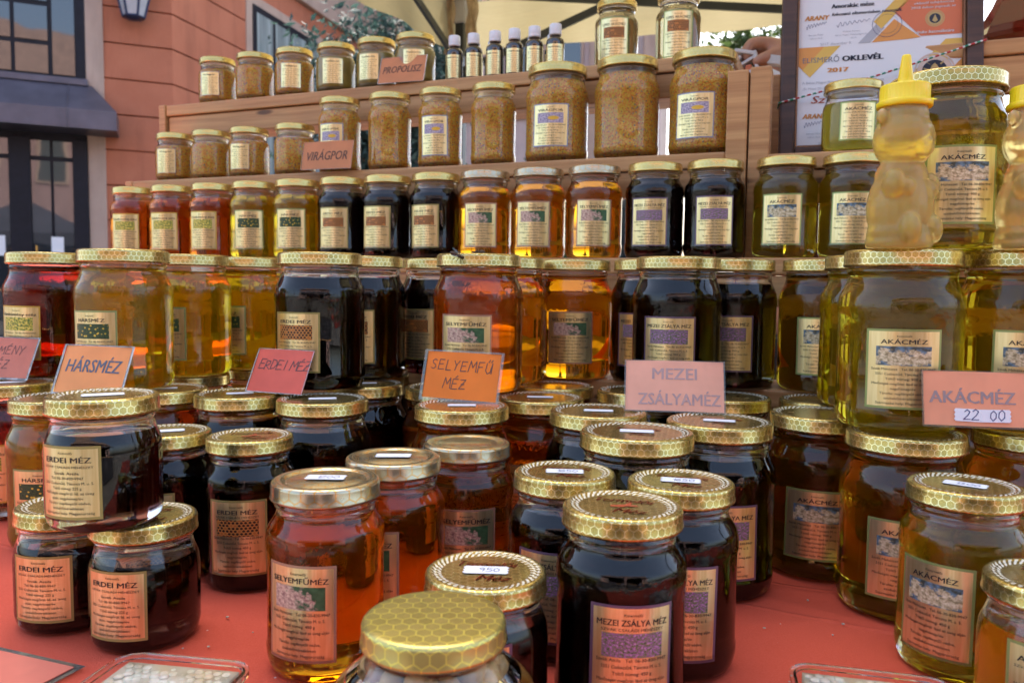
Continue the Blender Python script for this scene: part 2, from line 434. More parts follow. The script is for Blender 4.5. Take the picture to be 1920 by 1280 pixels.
def mat_wood(name, lo, hi):
    m, ns, ls, out = newmat(name)
    co = objco(ns); oi = ns.new('ShaderNodeObjectInfo')
    off = nd(ns, 'ShaderNodeCombineXYZ'); r10 = math_n(ns, ls, 'MULTIPLY', oi.outputs['Random'], 17.0); ls.new(r10, off.inputs[0]); ls.new(r10, off.inputs[1])
    p0 = vmath(ns, ls, 'ADD', co, off.outputs[0])
    g1 = tex_noise(ns, ls, vmath(ns, ls, 'MULTIPLY', p0, (1.4, 38, 38)), 3.0, 4, .6)
    g2 = tex_noise(ns, ls, vmath(ns, ls, 'MULTIPLY', p0, (6, 320, 320)), 1.0, 2)
    g3 = tex_noise(ns, ls, p0, 5, 2)
    f = math_n(ns, ls, 'ADD', math_n(ns, ls, 'MULTIPLY', g1, .7), math_n(ns, ls, 'ADD', math_n(ns, ls, 'MULTIPLY', g2, .15), math_n(ns, ls, 'MULTIPLY', g3, .2)))
    base = ramp(ns, ls, f, [(.36, lo), (.5, [(a + b) / 2 for a, b in zip(lo, hi)]), (.64, hi)])
    kn = tex_vor(ns, ls, vmath(ns, ls, 'MULTIPLY', p0, (5, 20, 20)), 1.0)
    base = mixc(ns, ls, ramp(ns, ls, kn, [(.06, (1, 1, 1)), (.11, (0, 0, 0))]), base, [x * .35 for x in lo])
    p = prin(ns, ls, out, base, .55, 0, Coat_Weight=.12, Coat_Roughness=.4)
    ls.new(bump(ns, ls, f, .25, .0015), p.inputs['Normal']); return m

GLASS = {'L': mat_glass('jar_glass_large', (1, 1, 1), (.068, .097)), 'M': mat_glass('jar_glass_medium', (1, 1, 1), (.068, .086)), 'S': mat_glass('jar_glass_small')}
GLASS['P'] = GLASS['PS'] = GLASS['LA'] = GLASS['S']
HONEY = {
    'hars': mat_honey('linden_honey', (.84, .58, .007), (.78, .53, .004), .38),
    'akac': mat_honey('acacia_honey', (.70, .55, .018), (.60, .46, .008), .28),
    'akacshade': mat_honey('shaded_acacia_honey', (.56, .36, .010), (.34, .23, .008), .20),  # same acacia honey, colour darkened for jars whose light is blocked
    'selyem': mat_honey('milkweed_honey', (.90, .36, .005), (.78, .27, .004), .18),
    'nesk': mat_honey('fennel_honey', (.74, .14, .003), (.60, .13, .004), .22),
    'neskdark': mat_honey('dark_fennel_honey', (.26, .018, .002), (.22, .03, .004), .20),
    'brown': mat_honey('brown_honey', (.42, .15, .012), (.26, .10, .01), .25),
    'erdei': mat_honey('forest_honey', (.0012, .00008, .00005), (.008, .0025, .002), .15),
    'zsalya': mat_honey('sage_honey', (.0012, .00006, .00005), (.008, .002, .002), .15),
    'cream': mat_cream('creamed_propolis_honey', (.46, .33, .06)),
    'comb': mat_honey('comb_honey', (.70, .56, .22), (.55, .42, .14), .45),
    'pollen': mat_pollen(),
}
LIDM = {
    'gold': mat_lid('gold_comb_lid', (.70, .50, .15), (.30, .215, .05), (.84, .70, .36), .0048, lw=.05, cellmix=.72),
    'silver': mat_lid('silver_comb_lid', (.58, .49, .33), (.46, .39, .25), (.66, .30, .04), .0085, rope=False, lw=.035),
    'yellow': mat_lid('yellow_comb_lid', (.60, .50, .18), (.36, .30, .08), (.72, .62, .13), .0072, rope=False, lw=.05, rough=.3),
    'plain': mat_lid('plain_gold_lid', (.70, .51, .16), (.52, .37, .10), (.76, .60, .26), .0056, rope=False, cellmix=.3),
}
FOIL = mat_foil()
INK = plain('black_ink', (.012, .010, .012), .55, var=.1)
INKBLUE = plain('blue_pen_ink', (.03, .04, .16), .6)
INKRED = plain('red_lid_print', (.42, .06, .02), .4, var=.2, scale=60)
INKGREY = plain('grey_faded_ink', (.26, .24, .24), .6)
STICKER = plain('white_price_label', (.82, .82, .84), .55, var=.03)
PIC = {k: mat_pic(k, f) for k, f in dict(akac=pic_akac, hars=pic_hars, erdei=pic_erdei, selyem=pic_selyem, zsalya=pic_zsalya, nesk=pic_nesk, virag=pic_virag).items()}
BORDER = {k: plain('label_border_' + k, c, .4, .35, var=.08) for k, c in dict(
    akac=(.30, .36, .12), hars=(.30, .36, .14), erdei=(.36, .31, .10), selyem=(.48, .28, .18), zsalya=(.17, .11, .17), nesk=(.62, .44, .08), virag=(.30, .31, .36), paper=(.62, .52, .28)).items()}
PINE = mat_wood('pine_wood', (.40, .17, .052), (.64, .345, .130))

# ------------------------------------------------------------------ labels (gold foil, wrapped round the jar)
def wrap(vf, r, z0, off):
    rr = r + off
    return [(rr * math.sin(x / rr), -rr * math.cos(x / rr), z0 + y) for x, y in vf[0]], vf[1]
def grid2(x0, x1, y0, y1, nx, ny=1):
    v = [(x0 + (x1 - x0) * i / nx, y0 + (y1 - y0) * j / ny) for j in range(ny + 1) for i in range(nx + 1)]
    f = [(j * (nx + 1) + i, j * (nx + 1) + i + 1, (j + 1) * (nx + 1) + i + 1, (j + 1) * (nx + 1) + i) for j in range(ny) for i in range(nx)]
    return v, f
HEAD = dict(akac='AKÁCMÉZ', hars='HÁRSMÉZ', erdei='ERDEI MÉZ', selyem='SELYEMFŰMÉZ', zsalya='MEZEI ZSÁLYA MÉZ', nesk='Édeskömény méz', virag='VIRÁGPOR', lepes='LÉPES AKÁCMÉZ')
def fine_lines(weight, who='Szvák Méhészet   Tel: 06-30-830-9947'):
    return [(who, .84), ('5551 Csabacsűd, Táncsics M. u. 5.', .72), ('Töltő tömeg: %s g' % weight, .46), ('Minőségét megőrzi: lásd az üveg alján', .82),
            ('nagyhónap/év', .32), ('Tárolás: napfénytől védve,', .6), ('szobahőmérsékleten', .48), ('Származási hely: Magyarország', .7)]
_lab = {}
def label_meshes(kind, style, r, w, h, z0, weight):
    key = (kind, style, round(r, 4), w, h, z0, weight)
    if key in _lab: return _lab[key]
    bw = .0017 if style != 'plain' else .0006
    X, Y = w / 2, h / 2
    foil = merge(grid2(-X + bw, X - bw, -Y + bw, Y - bw, 12))
    bord = merge(grid2(-X, X, Y - bw, Y, 12), grid2(-X, X, -Y, -Y + bw, 12), grid2(-X, -X + bw, -Y + bw, Y - bw, 1), grid2(X - bw, X, -Y + bw, Y - bw, 1))
    fv, ff = merge(wrap(foil, r, z0, .00022), wrap(bord, r, z0, .00022))
    me = pydata('label', fv, ff, [FOIL, BORDER.get(kind, BORDER['akac'] if kind == 'lepes' else BORDER['paper'])], True)
    n1 = len(foil[1])
    for p in me.polygons: p.material_index = 0 if p.index < n1 else 1
    lines = []
    top = Y
    if style == 'pic':
        lines.append(text_line('Kistermelői', 0, top - .10 * h, .026 * h, wmax=.3 * w))
        hw = {'akac': .60, 'hars': .58, 'erdei': .68, 'selyem': .80, 'zsalya': .84, 'nesk': .86, 'virag': .70, 'lepes': .8}[kind]
        lines.append(text_line(HEAD[kind], 0, top - .185 * h, .056 * h, width=hw * w, bold=.014))
        py0, py1 = top - .215 * h, top - .455 * h
        if kind in ('erdei', 'zsalya') and weight == '450':
            lines.append(text_line('SZVÁK CSALÁDI MÉHÉSZET', 0, top - .235 * h, .026 * h, width=.74 * w)); py0, py1 = top - .255 * h, top - .475 * h
        yy = top - .515 * h
        for s, k in fine_lines(weight, 'Szvák Attila   Tel: 06-30-830-9947' if kind == 'zsalya' and weight == '450' else 'Szvák Méhészet   Tel: 06-30-830-9947'):
            lines.append(text_line(s, 0, yy, .031 * h, width=k * w)); yy -= .061 * h
        pic = grid2(-.36 * w, .36 * w, py1, py0, 12)
    elif style == 'small':
        lines.append(text_line('Kistermelői', 0, top - .11 * h, .032 * h, wmax=.3 * w))
        lines.append(text_line(HEAD[kind], 0, top - .225 * h, .075 * h, width=.74 * w, bold=.014))
        lines.append(text_line('SZVÁK CSALÁDI MÉHÉSZET', 0, top - .30 * h, .03 * h, width=.8 * w))
        yy = top - .385 * h
        for s, k in [('Szvák Attila', .4), ('Tel: 06-30-830-9947', .52), ('5551 Csabacsűd, Táncsics M. u. 5.', .8), ('Töltő tömeg: 225 g', .46), ('Minőségét megőrzi: ld. az üveg', .8), ('alján, nagyhónap/év', .5), ('Tárolás: napfénytől védve,', .7), ('szobahőmérsékleten', .5), ('Származási hely: Magyarország', .8)]:
            lines.append(text_line(s, 0, yy, .036 * h, width=k * w)); yy -= .068 * h
        pic = None
    else:
        lines.append(text_line({'virag': 'Virágpor', 'propolis': 'Propoliszos méz', 'tinktura': 'Propolisz tinktúra', 'akac': 'AKÁCMÉZ'}[kind], 0, top - .16 * h, .075 * h, width=.66 * w, bold=.014))
        yy = top - .27 * h; k = 0
        while yy > -top + .05 * h:
            s, f = fine_lines('125')[k % 8]; lines.append(text_line(s, 0, yy, .034 * h, width=min(.86, f + .1) * w)); yy -= .075 * h; k += 1
        pic = None
    tv, tf = merge(*[wrap(l, r, z0, .00042) for l in lines])
    tm = pydata('lettering', tv, tf, [INK])
    pm = None
    if pic:
        pv, pf = wrap(pic, r, z0, .00034)
        pm = pydata('picture', pv, pf, [PIC['erdei' if kind == 'lepes' else kind]], True)
        uvl = pm.uv_layers.new(name='UVMap')
        for p in pm.polygons:
            for li in p.loop_indices:
                vi = pm.loops[li].vertex_index; i = vi % 13; j = vi // 13
                uvl.data[li].uv = (i / 12, j)
    _lab[key] = (me, pm, tm); return _lab[key]

# ------------------------------------------------------------------ jars
#        body radius, height, lid radius, lid height, neck, shoulder
JT = dict(L=(.0455, .136, .0425, .0128, .009, .017), M=(.0375, .119, .0345, .0115, .0085, .012), S=(.0355, .084, .0345, .0115, .006, .014),
          P=(.034, .119, .0325, .0105, .0105, .010), PS=(.0335, .083, .0325, .0105, .009, .008), LA=(.0345, .125, .032, .0115, .009, .012), N=(.050, .086, .0345, .0115, .004, .022))
WALL = .0021
def jar_profile(t):
    Rb, H, lr, lh, nk, sh = JT[t]
    zl = H - lh; zn = zl - nk; zs = zn - sh; rn = lr - .0036
    b = min(.012, zs * .2)
    p = [(0, .0042), (Rb * .60, .0042), (Rb * .72, .0024), (Rb * .78, .0004), (Rb * .84, 0), (Rb * .92, .0012), (Rb * .965, b * .4), (Rb * .99, b * .75), (Rb, b)]
    if t in ('L', 'M', 'P'): p += [(Rb, b + .004), (Rb - .0007, b + .0062), (Rb - .0007, zs - .012), (Rb, zs - .0095)]
    p += [(Rb, zs - .004), (Rb - .0004, zs - .0015)]
    for k in range(1, 8):                       # shoulder: rounded, then sloping to the neck
        a = k / 8; s = a * a * (3 - 2 * a)
        p.append((Rb - .0004 + (rn - Rb + .0004) * (a * .35 + s * .65), zs + (zn - zs) * a))
    p += [(rn, zn), (rn - .0002, zn + nk * .35), (rn + .0008, zn + nk * .5), (rn + .0008, zn + nk * .65), (rn - .0002, zn + nk * .8), (rn - .0002, H - .002), (0, H - .002)]
    return p
def inner_profile(t):
    """wall thickness removed; from the inside floor up to the lid"""
    p = jar_profile(t); q = [(0, .0075)]
    for r, z in p[3:-1]:
        q.append((max(r - WALL - (.002 if z < .006 else 0), .001), max(z, .0075 if z < .003 else z + .002)))
    H = JT[t][1]
    q = [(r, min(z, H - .0035)) for r, z in q]
    out = [q[0]]
    for r, z in q[1:]:
        if z > out[-1][1] + 1e-5 or abs(r - out[-1][0]) > 1e-4: out.append((r, max(z, out[-1][1])))
    return out
def r_at(prof, z):
    for (r0, z0), (r1, z1) in zip(prof, prof[1:]):
        if z0 <= z <= z1 and z1 > z0: return r0 + (r1 - r0) * (z - z0) / (z1 - z0)
    return prof[-1][0]
_gl, _ho, _li = {}, {}, {}
def glass_mesh(t, fill):
    k = (t, round(fill, 4))
    if k not in _gl:
        ip = inner_profile(t); H = JT[t][1]
        cav = [(0, fill), (r_at(ip[1:], fill), fill)] + [q for q in ip if q[1] > fill + .0004] + [(0, H - .0035)]
        v, f = merge(lathe_data(jar_profile(t), 64), lathe_data(cav, 64, flip=True))
        _gl[k] = pydata('jar_glass', v, f, [GLASS.get(t, GLASS['S'])], True)
    return _gl[k]
def honey_mesh(t, fill, kind):
    k = (t, round(fill, 4), kind)
    if k not in _ho:
        ip = inner_profile(t); z = fill - .00025
        pr = [q for q in ip if q[1] < z - .0003] + [(r_at(ip[1:], z), z), (0, z)]
        _ho[k] = lathe('honey_fill', pr, 64, HONEY[kind])
    return _ho[k]
def lid_mesh(lr, lh, kind):
    k = (lr, lh, kind)
    if k in _li: return _li[k]
    seg = 132
    pr = [(0, .0012), (lr - .0028, .0012), (lr - .0022, 0), (lr - .0006, -.0002), (lr + .0002, .0006), (lr + .0002, .0018), (lr - .0003, .0026), (lr - .0003, lh - .0028), (lr - .0008, lh - .0012), (lr - .0019, lh - .0003), (lr - .0032, lh)]
    ring0 = len(pr)
    if kind == 'gold':
        pr += [(lr - .0046, lh - .0003), (lr - .0056, lh - .0009), (lr - .0068, lh - .0006), (lr - .0080, lh - .0009), (lr - .0092, lh - .0012), (lr - .0097, lh - .0012), (0, lh - .0010)]
    elif kind == 'yellow':
        pr += [(lr - .005, lh + .0001), (lr * .5, lh + .0003), (0, lh + .0003)]
    else:
        pr += [(lr - .005, lh - .0002), (lr - .0075, lh - .0004), (lr - .0082, lh - .0013), (lr - .0105, lh - .0016), (lr - .0115, lh - .0010), (0, lh - .0008)]
    v, f = lathe_data(pr, seg)
    if kind == 'gold':
        idx = 1 + (ring0 - 1) * seg                 # first vertex after the ring list start: axis vertex + rings
        for j in range(ring0, ring0 + 4):
            for s in range(seg):
                i = 1 + (j - 1) * seg + s
                x, y, z = v[i]; a = 2 * math.pi * (s / 3) + j * 1.1
                v[i] = (x, y, z + .00045 * math.sin(a))
    me = pydata('lid', v, f, [LIDM[kind]], True)
    uvl = me.uv_layers.new(name='UVMap')
    for p in me.polygons:
        top = p.center.z > lh - .0025 and abs(p.normal.z) > .5
        th0 = None
        for li in p.loop_indices:
            co = me.vertices[me.loops[li].vertex_index].co
            if top: uvl.data[li].uv = (co.x, co.y)
            else:
                th = math.atan2(co.x, -co.y)
                if th0 is None: th0 = th
                while th - th0 > math.pi: th -= 2 * math.pi
                while th - th0 < -math.pi: th += 2 * math.pi
                uvl.data[li].uv = (th * lr, co.z)
    at = me.attributes.new('rim', 'FLOAT', 'POINT')
    at.data.foreach_set('value', [1.0 if (kind == 'gold' and z_ > lh - .003 and lr - .0093 < math.hypot(x_, y_) < lr - .0042) else 0.0 for x_, y_, z_ in v])
    _li[k] = me; return me
_pr = {}
def lid_print_mesh(lr):
    if lr not in _pr:
        a = text_line('Termelői', 0, .0065, .0070, width=.034, bold=.02, shear=.35); b = text_line('Méz', .006, -.0150, .0080, bold=.02, shear=.35)
        el = []
        for cx_, cy_, rx, ry, an in ((0, -.0015, .0044, .0021, .5), (-.0045, -.003, .0022, .0018, .5), (.003, .002, .0045, .0015, 1.3), (.0052, -.0005, .0040, .0014, .2)):
            n = 14; v = [(cx_ + rx * math.cos(2 * math.pi * k / n) * math.cos(an) - ry * math.sin(2 * math.pi * k / n) * math.sin(an), cy_ + rx * math.cos(2 * math.pi * k / n) * math.sin(an) + ry * math.sin(2 * math.pi * k / n) * math.cos(an)) for k in range(n)]
            el.append((v, [tuple(range(n))]))
        vs = merge(flat(a), flat(b), *[flat(e, .00003 * i) for i, e in enumerate(el)])
        _pr[lr] = pydata('lid_print', vs[0], vs[1], [INKRED])
    return _pr[lr]
_st = {}
def sticker_mesh():
    if 's' not in _st:
        w, h, n = .026, .0115, 6
        pts = [(-w / 2 + .0015, -h / 2), (w / 2 - .0015, -h / 2)]
        pts += [(w / 2 + (.0 if k % 2 else -.0012), -h / 2 + h * k / n) for k in range(1, n)]
        pts += [(w / 2 - .0015, h / 2), (-w / 2 + .0015, h / 2)]
        pts += [(-w / 2 + (.0 if k % 2 else .0012), -h / 2 + h * k / n) for k in range(n - 1, 0, -1)]
        m = len(pts); v = [(x, y, 0) for x, y in pts] + [(x, y, .00018) for x, y in pts]
        f = [tuple(reversed(range(m))), tuple(range(m, 2 * m))] + [(k, (k + 1) % m, m + (k + 1) % m, m + k) for k in range(m)]
        _st['s'] = pydata('price_sticker', v, f, [STICKER])
    return _st['s']
def number_mesh(s):
    if s not in _st:
        V, F = handwriting(s, -.0036 * len(s) * .42, -.0030, .0058, pitch=.72, pen=.08, seed=len(s) * 7 + int(s))
        v, f = flat((V, F)); _st[s] = pydata('price_number', v, f, [INKBLUE])
    return _st[s]
LAB = {  # label style and size by jar type: style, width, height, height of its centre, weight printed
    'L': ('pic', .053, .059, .0475, '900'), 'M': ('pic', .047, .060, .044, '450'), 'S': ('small', .043, .046, .033, '225'),
    'P': ('pic', .044, .060, .046, '250'), 'PS': ('plain', .036, .042, .033, '125'), 'LA': ('pic', .047, .070, .058, '450'), 'N': ('small', .043, .046, .030, '225')}
FILL = {'L': .1105, 'M': .0965, 'S': .0585, 'P': .094, 'PS': .056, 'LA': .109, 'N': .066}
def facing(x, y): return math.atan2(-x, y)
def make_jar(name, t, x, y, z, fill, kind, delta, lid, label, cat, group, sticker=None, level=None, lidprint=False, tilt=None, stick_rot=0):
    Rb, H, lr, lh, nk, sh = JT[t]
    root = empty(name, (x, y, z), facing(x, y) + R(delta))
    if tilt: root.rotation_euler = (tilt[0], tilt[1], root.rotation_euler[2])
    tag(root, label, cat, group)
    fz = level if level else (FILL[t] + (.004 if fill == 'pollen' else 0) + (.0075 if t == 'L' and fill in ('hars', 'akac', 'akacshade', 'selyem', 'brown', 'nesk', 'neskdark') else 0)) + random.choice((-.0012, 0, .0012))
    obj('glass_body', glass_mesh(t, fz), root)
    obj('pollen' if fill == 'pollen' else 'honey', honey_mesh(t, fz, fill), root)
    l = obj('lid', lid_mesh(lr, lh, lid), root, loc=(0, 0, H - lh), rot=(0, 0, random.uniform(0, 6.28)))
    lz = l.rotation_euler[2]
    if lidprint:
        obj('lid_print', lid_print_mesh(lr), l, loc=(0, 0, lh - .0007), rot=(0, 0, -lz - R(delta) + R(-8)))
    if sticker is not None:
        s = obj('price_sticker', sticker_mesh(), l, loc=(0, 0, lh + .0001 if lid != 'gold' else lh - .0006), rot=(0, 0, -lz - R(delta) + R(stick_rot)))
        if sticker: 
            if sticker not in _st: number_mesh(sticker)
            nme = _st[sticker]
            o = obj('price_number', nme, None, loc=(0, 0, 0)); o.parent = l
            o.location = (s.location[0], s.location[1], s.location[2] + .0003); o.rotation_euler = s.rotation_euler
    if kind:
        st, w, h, z0, wt = LAB[t]
        if kind in ('propolis',) or (t == 'S' and kind == 'akac' and st == 'plain'): st = 'plain'
        rr = Rb - (.0007 if t in ('L', 'M', 'P') else 0)
        me, pm, tm = label_meshes(kind, st, rr, w, h, z0, wt)
        th = R(random.uniform(-.6, .6)); lo = obj('label', me, root, loc=(-z0 * math.sin(th), -.0002, z0 * (1 - math.cos(th))), rot=(0, th, 0))
        if pm: obj('picture', pm, lo)
        obj('lettering', tm, lo)
    return root

# ------------------------------------------------------------------ setting: ground
def mat_paving():
    m, ns, ls, out = newmat('stone_paving')
    co = objco(ns)
    b = nd(ns, 'ShaderNodeTexBrick', i_Scale=1.6); ls.new(co, b.inputs['Vector'])
    b.inputs['Color1'].default_value = c4((.11, .10, .09)); b.inputs['Color2'].default_value = c4((.085, .08, .073)); b.inputs['Mortar'].default_value = c4((.045, .04, .04))
    b.inputs['Mortar Size'].default_value = .012
    f = tex_noise(ns, ls, co, 3, 5)
    prin(ns, ls, out, mixc(ns, ls, math_n(ns, ls, 'MULTIPLY', f, .5), b.outputs[0], (.13, .12, .105)), .85); return m
struct(obj('ground', pydata('ground', [(-150, -150, 0), (150, -150, 0), (150, 150, 0), (-150, 150, 0)], [(0, 1, 2, 3)], [mat_paving()]), loc=(0, 0, GROUND)))

# ------------------------------------------------------------------ buildings
def mat_render(name, lo, hi, sc=2.5):
    m, ns, ls, out = newmat(name)
    oi = ns.new('ShaderNodeNewGeometry')
    f = tex_noise(ns, ls, oi.outputs['Position'], sc, 5, .6); g = tex_noise(ns, ls, oi.outputs['Position'], 60, 3)
    st_ = tex_noise(ns, ls, vmath(ns, ls, 'MULTIPLY', oi.outputs['Position'], (2.2, 2.2, .35)), 1.6, 5, .65)
    base = mixc(ns, ls, ramp(ns, ls, st_, [(.50, (0, 0, 0)), (.72, (.55, .55, .55))]), ramp(ns, ls, f, [(.25, lo), (.75, hi)]), [x * .62 for x in lo])
    p = prin(ns, ls, out, base, .85)
    ls.new(bump(ns, ls, g, .25, .01), p.inputs['Normal']); return m
SALMON = mat_render('salmon_render', (.42, .132, .066), (.50, .170, .090))
CREAM = mat_render('cream_render', (.42, .29, .23), (.50, .36, .28))
PALEPINK = mat_render('pale_pink_render', (.55, .42, .40), (.66, .54, .50))
ROSE = mat_render('rose_render', (.30, .19, .18), (.36, .23, .22))
DARKWOOD = plain('dark_stained_wood', (.010, .010, .016), .55, var=.25, scale=20, Specular_IOR_Level=.25)
SHEET = plain('grey_sheet_metal', (.11, .10, .125), .42, .5, var=.2, scale=4)
ROOFTILE = plain('brown_roof_tile', (.20, .12, .09), .8, var=.3, scale=6)
def mat_pane():
    m, ns, ls, out = newmat('window_pane')
    f = tex_noise(ns, ls, ns.new('ShaderNodeNewGeometry').outputs['Position'], 1.3, 2)
    p = prin(ns, ls, out, (.025, .03, .035), .03, 0, IOR=1.9)
    ls.new(bump(ns, ls, f, .06, .05), p.inputs['Normal']); return m
PANE = mat_pane()
def mat_pane2():
    m, ns, ls, out = newmat('curtained_pane')
    f = tex_noise(ns, ls, vmath(ns, ls, 'MULTIPLY', objco(ns), (14, 14, .6)), 1.0, 2)
    prin(ns, ls, out, ramp(ns, ls, f, [(.35, (.16, .20, .20)), (.65, (.34, .40, .39))]), .05, 0, IOR=1.6); return m
PANE2 = mat_pane2()
class Frame:
    """a wall frame: origin on the wall line, x along the wall, outward = -y"""
    def __init__(s, ox, oy, ang): s.o = Vector((ox, oy, 0)); s.a = ang; s.m = Matrix.Rotation(ang, 4, 'Z')
    def p(s, x, y, z): return s.o + s.m @ Vector((x, y, z))
def fbox(root, name, fr, x0, x1, y0, y1, z0, z1, mat, bev=0.0, parent=None):
    c = fr.p((x0 + x1) / 2, (y0 + y1) / 2, (z0 + z1) / 2)
    par = parent or root
    o = obj(name, box_mesh(name, x1 - x0, y1 - y0, z1 - z0, bev, mat), par)
    base = root.location if parent is None else Vector((0, 0, 0))
    if parent is None:
        o.location = c - root.location; o.rotation_euler = (0, 0, fr.a)
    else:
        pm = Matrix.Translation(parent.location + root.location) @ parent.rotation_euler.to_matrix().to_4x4()
        l = pm.inverted() @ (Matrix.Translation(c) @ fr.m); o.location = l.to_translation(); o.rotation_euler = l.to_euler()
    return o
CX, CY = -4.0, 9.5
FA = Frame(CX, CY, math.atan2(.395, .918)); FB = Frame(CX, CY, math.atan2(.970, .244))
bld = empty('corner_building', (CX, CY, GROUND))
tag(bld, 'salmon rendered corner building with dark shop front behind the stall', 'building')
fbox(bld, 'wall_core', FA, -8, 0, .012, .6, GROUND, 4.42, SALMON)
fbox(bld, 'wall_core', FB, .02, 12, .012, .6, GROUND, 4.42, SALMON)
zk = 3.316
while zk - .3975 > GROUND - .3: zk -= .3975
z0 = zk
while z0 < 4.40:
    a, b = max(z0, GROUND) + .008, min(z0 + .3975, 4.44) - .008
    if b - a > .05:
        fbox(bld, 'wall_course', FA, -.72, .016, -.03, .012, a, b, SALMON, .006)
        if b < 1.55 or a > 4.1: fbox(bld, 'wall_course', FB, -.014, 12, -.03, .012, a, b, SALMON, .006)
        else:
            fbox(bld, 'wall_course', FB, -.014, 1.5, -.03, .012, a, b, SALMON, .006); fbox(bld, 'wall_course', FB, 3.78, 12, -.03, .012, a, b, SALMON, .006)
    z0 += .3975
fbox(bld, 'cornice', FA, -8, .05, -.10, .3, 4.44, 4.62, CREAM, .02); fbox(bld, 'cornice', FB, -.05, 12, -.104, .3, 4.445, 4.625, CREAM, .02)
fbox(bld, 'upper_wall', FA, -8, 0, -.02, .6, 4.62, 10.5, CREAM); fbox(bld, 'upper_wall', FB, .02, 12, -.022, .6, 4.626, 10.5, CREAM)
fbox(bld, 'roof', FA, -8, .4, -.5, 3.0, 10.5, 10.8, ROOFTILE); fbox(bld, 'roof', FB, .4, 12, -.5, 2.6, 10.503, 10.79, ROOFTILE)
fbox(bld, 'pilaster', FA, -.88, -.70, -.05, .012, GROUND, 4.44, CREAM, .008)
# window in the receding face
w = fbox(bld, 'window', FB, 1.50, 3.78, -.045, .012, 1.5, 4.12, CREAM, .01)
fbox(bld, 'window_frame', FB, 1.64, 3.64, -.06, -.046, 1.62, 3.99, DARKWOOD, parent=w)
for k in range(4):
    for r_ in range(3):
        x0 = 1.72 + k * .475; zz = 1.70 + r_ * .76
        fbox(bld, 'pane', FB, x0, x0 + .40, -.066, -.061, zz, zz + .68, PANE2, parent=w)
# shop front
sf = fbox(bld, 'shop_front', FA, -4.6, -.882, -.04, .012, GROUND, 4.43, DARKWOOD)
cols = [(.985, 1.20), (1.245, 1.555), (1.595, 1.93), (1.97, 2.3), (2.34, 2.7), (2.74, 3.1), (3.14, 3.5)]
for k, (a, b) in enumerate(cols):
    rows = [(2.50, 4.3)] if k == 0 else [(2.50, 2.80), (2.85, 3.215), (3.27, 4.3)]
    for c, d in rows: fbox(bld, 'shop_pane', FA, -b, -a, -.052, -.041, c, d, PANE, parent=sf)
fbox(bld, 'window_sill', FA, -4.6, -.86, -.09, -.041, 2.40, 2.47, SHEET, .006, parent=sf)
for k, (a, b) in enumerate([(1.035, 1.222), (1.252, 1.435), (1.65, 1.83), (1.86, 2.05), (2.3, 2.5), (2.53, 2.75)]):
    fbox(bld, 'door_pane', FA, -b, -a, -.056, -.041, -.45, 1.55, PANE, parent=sf); fbox(bld, 'transom_pane', FA, -b, -a, -.054, -.041, 1.60, 1.77, PANE, parent=sf)
for a, b in ((.84, 1.03), (1.44, 1.645), (2.06, 2.29)): fbox(bld, 'door_post', FA, -b, -a - (.045 if a < .9 else 0), -.085, -.041, GROUND, 1.80, DARKWOOD, .008, parent=sf)
for a in (1.16, 1.72): fbox(bld, 'paper_notice', FA, -a - .1, -a + .02, -.0585, -.0565, .50, .72, STICKER, parent=sf)
fbox(bld, 'door_handle', FA, -1.405, -1.39, -.12, -.1, .43, .62, plain('brass', (.6, .4, .12), .3, 1), .004, parent=sf)
# sloping sheet metal roof over the door
av = [(-4.6, -.04, 2.42), (-.83, -.04, 2.42), (-.56, -.52, 2.06), (-4.6, -.52, 2.06), (-.56, -.52, 1.86), (-4.6, -.52, 1.86), (-.56, -.04, 1.86), (-4.6, -.04, 1.86), (-.56, -.04, 2.06)]
ame = pydata('door_canopy', av, [(0, 3, 2, 1), (3, 5, 4, 2), (1, 2, 8), (2, 4, 6, 8), (5, 7, 6, 4), (0, 1, 8, 6, 7)], [SHEET])
ao = obj('door_canopy', ame, bld, loc=FA.o - bld.location, rot=(0, 0, FA.a))
for x in (-1.05, -1.75, -2.45):
    s = Vector((x, -.045, 2.428)); e = Vector((x + .02, -.525, 2.068))
    v, f = tube_data([s, e, e + Vector((0, 0, -.2))], .007, 6); obj('seam', pydata('seam', v, f, [SHEET]), ao)
# wall lantern beside the corner
lant = empty('wall_lantern', FA.p(-.38, -.22, 3.10)); tag(lant, 'dark blue iron wall lantern on the salmon corner building', 'lantern')
IRON = plain('blue_black_iron', (.02, .03, .08), .4, .4)
def lring(r, z): return [Vector((r * math.cos(math.pi / 3 * k + .3), r * math.sin(math.pi / 3 * k + .3), z)) for k in range(6)]
lo_, hi_ = lring(.11, .07), lring(.22, .52)
parts_ = []
for k in range(6):
    parts_ += [tube_data([lo_[k], hi_[k]], .014, 6), tube_data([lo_[k], lo_[(k + 1) % 6]], .014, 6), tube_data([hi_[k], hi_[(k + 1) % 6]], .014, 6)]
obj('lantern_frame', pydata('lantern_frame', *merge(*parts_), [IRON]), lant)
pv, pf = [], []
for k in range(6):
    i = len(pv); pv += [tuple(lo_[k] * .97 + Vector((0, 0, .003))), tuple(lo_[(k + 1) % 6] * .97 + Vector((0, 0, .003))), tuple(hi_[(k + 1) % 6] * .97), tuple(hi_[k] * .97)]; pf.append((i, i + 1, i + 2, i + 3))
obj('lantern_glass', pydata('lantern_glass', pv, pf, [plain('frosted_glass', (.45, .45, .48), .35)]), lant)
obj('lantern_cap', lathe('lantern_cap', [(0, .52), (.25, .52), (.25, .54), (.12, .68), (.03, .74), (0, .75)], 6, IRON, False), lant)
obj('lantern_foot', lathe('lantern_foot', [(0, .03), (.03, .035), (.10, .062), (.10, .075), (0, .075)], 12, IRON), lant)
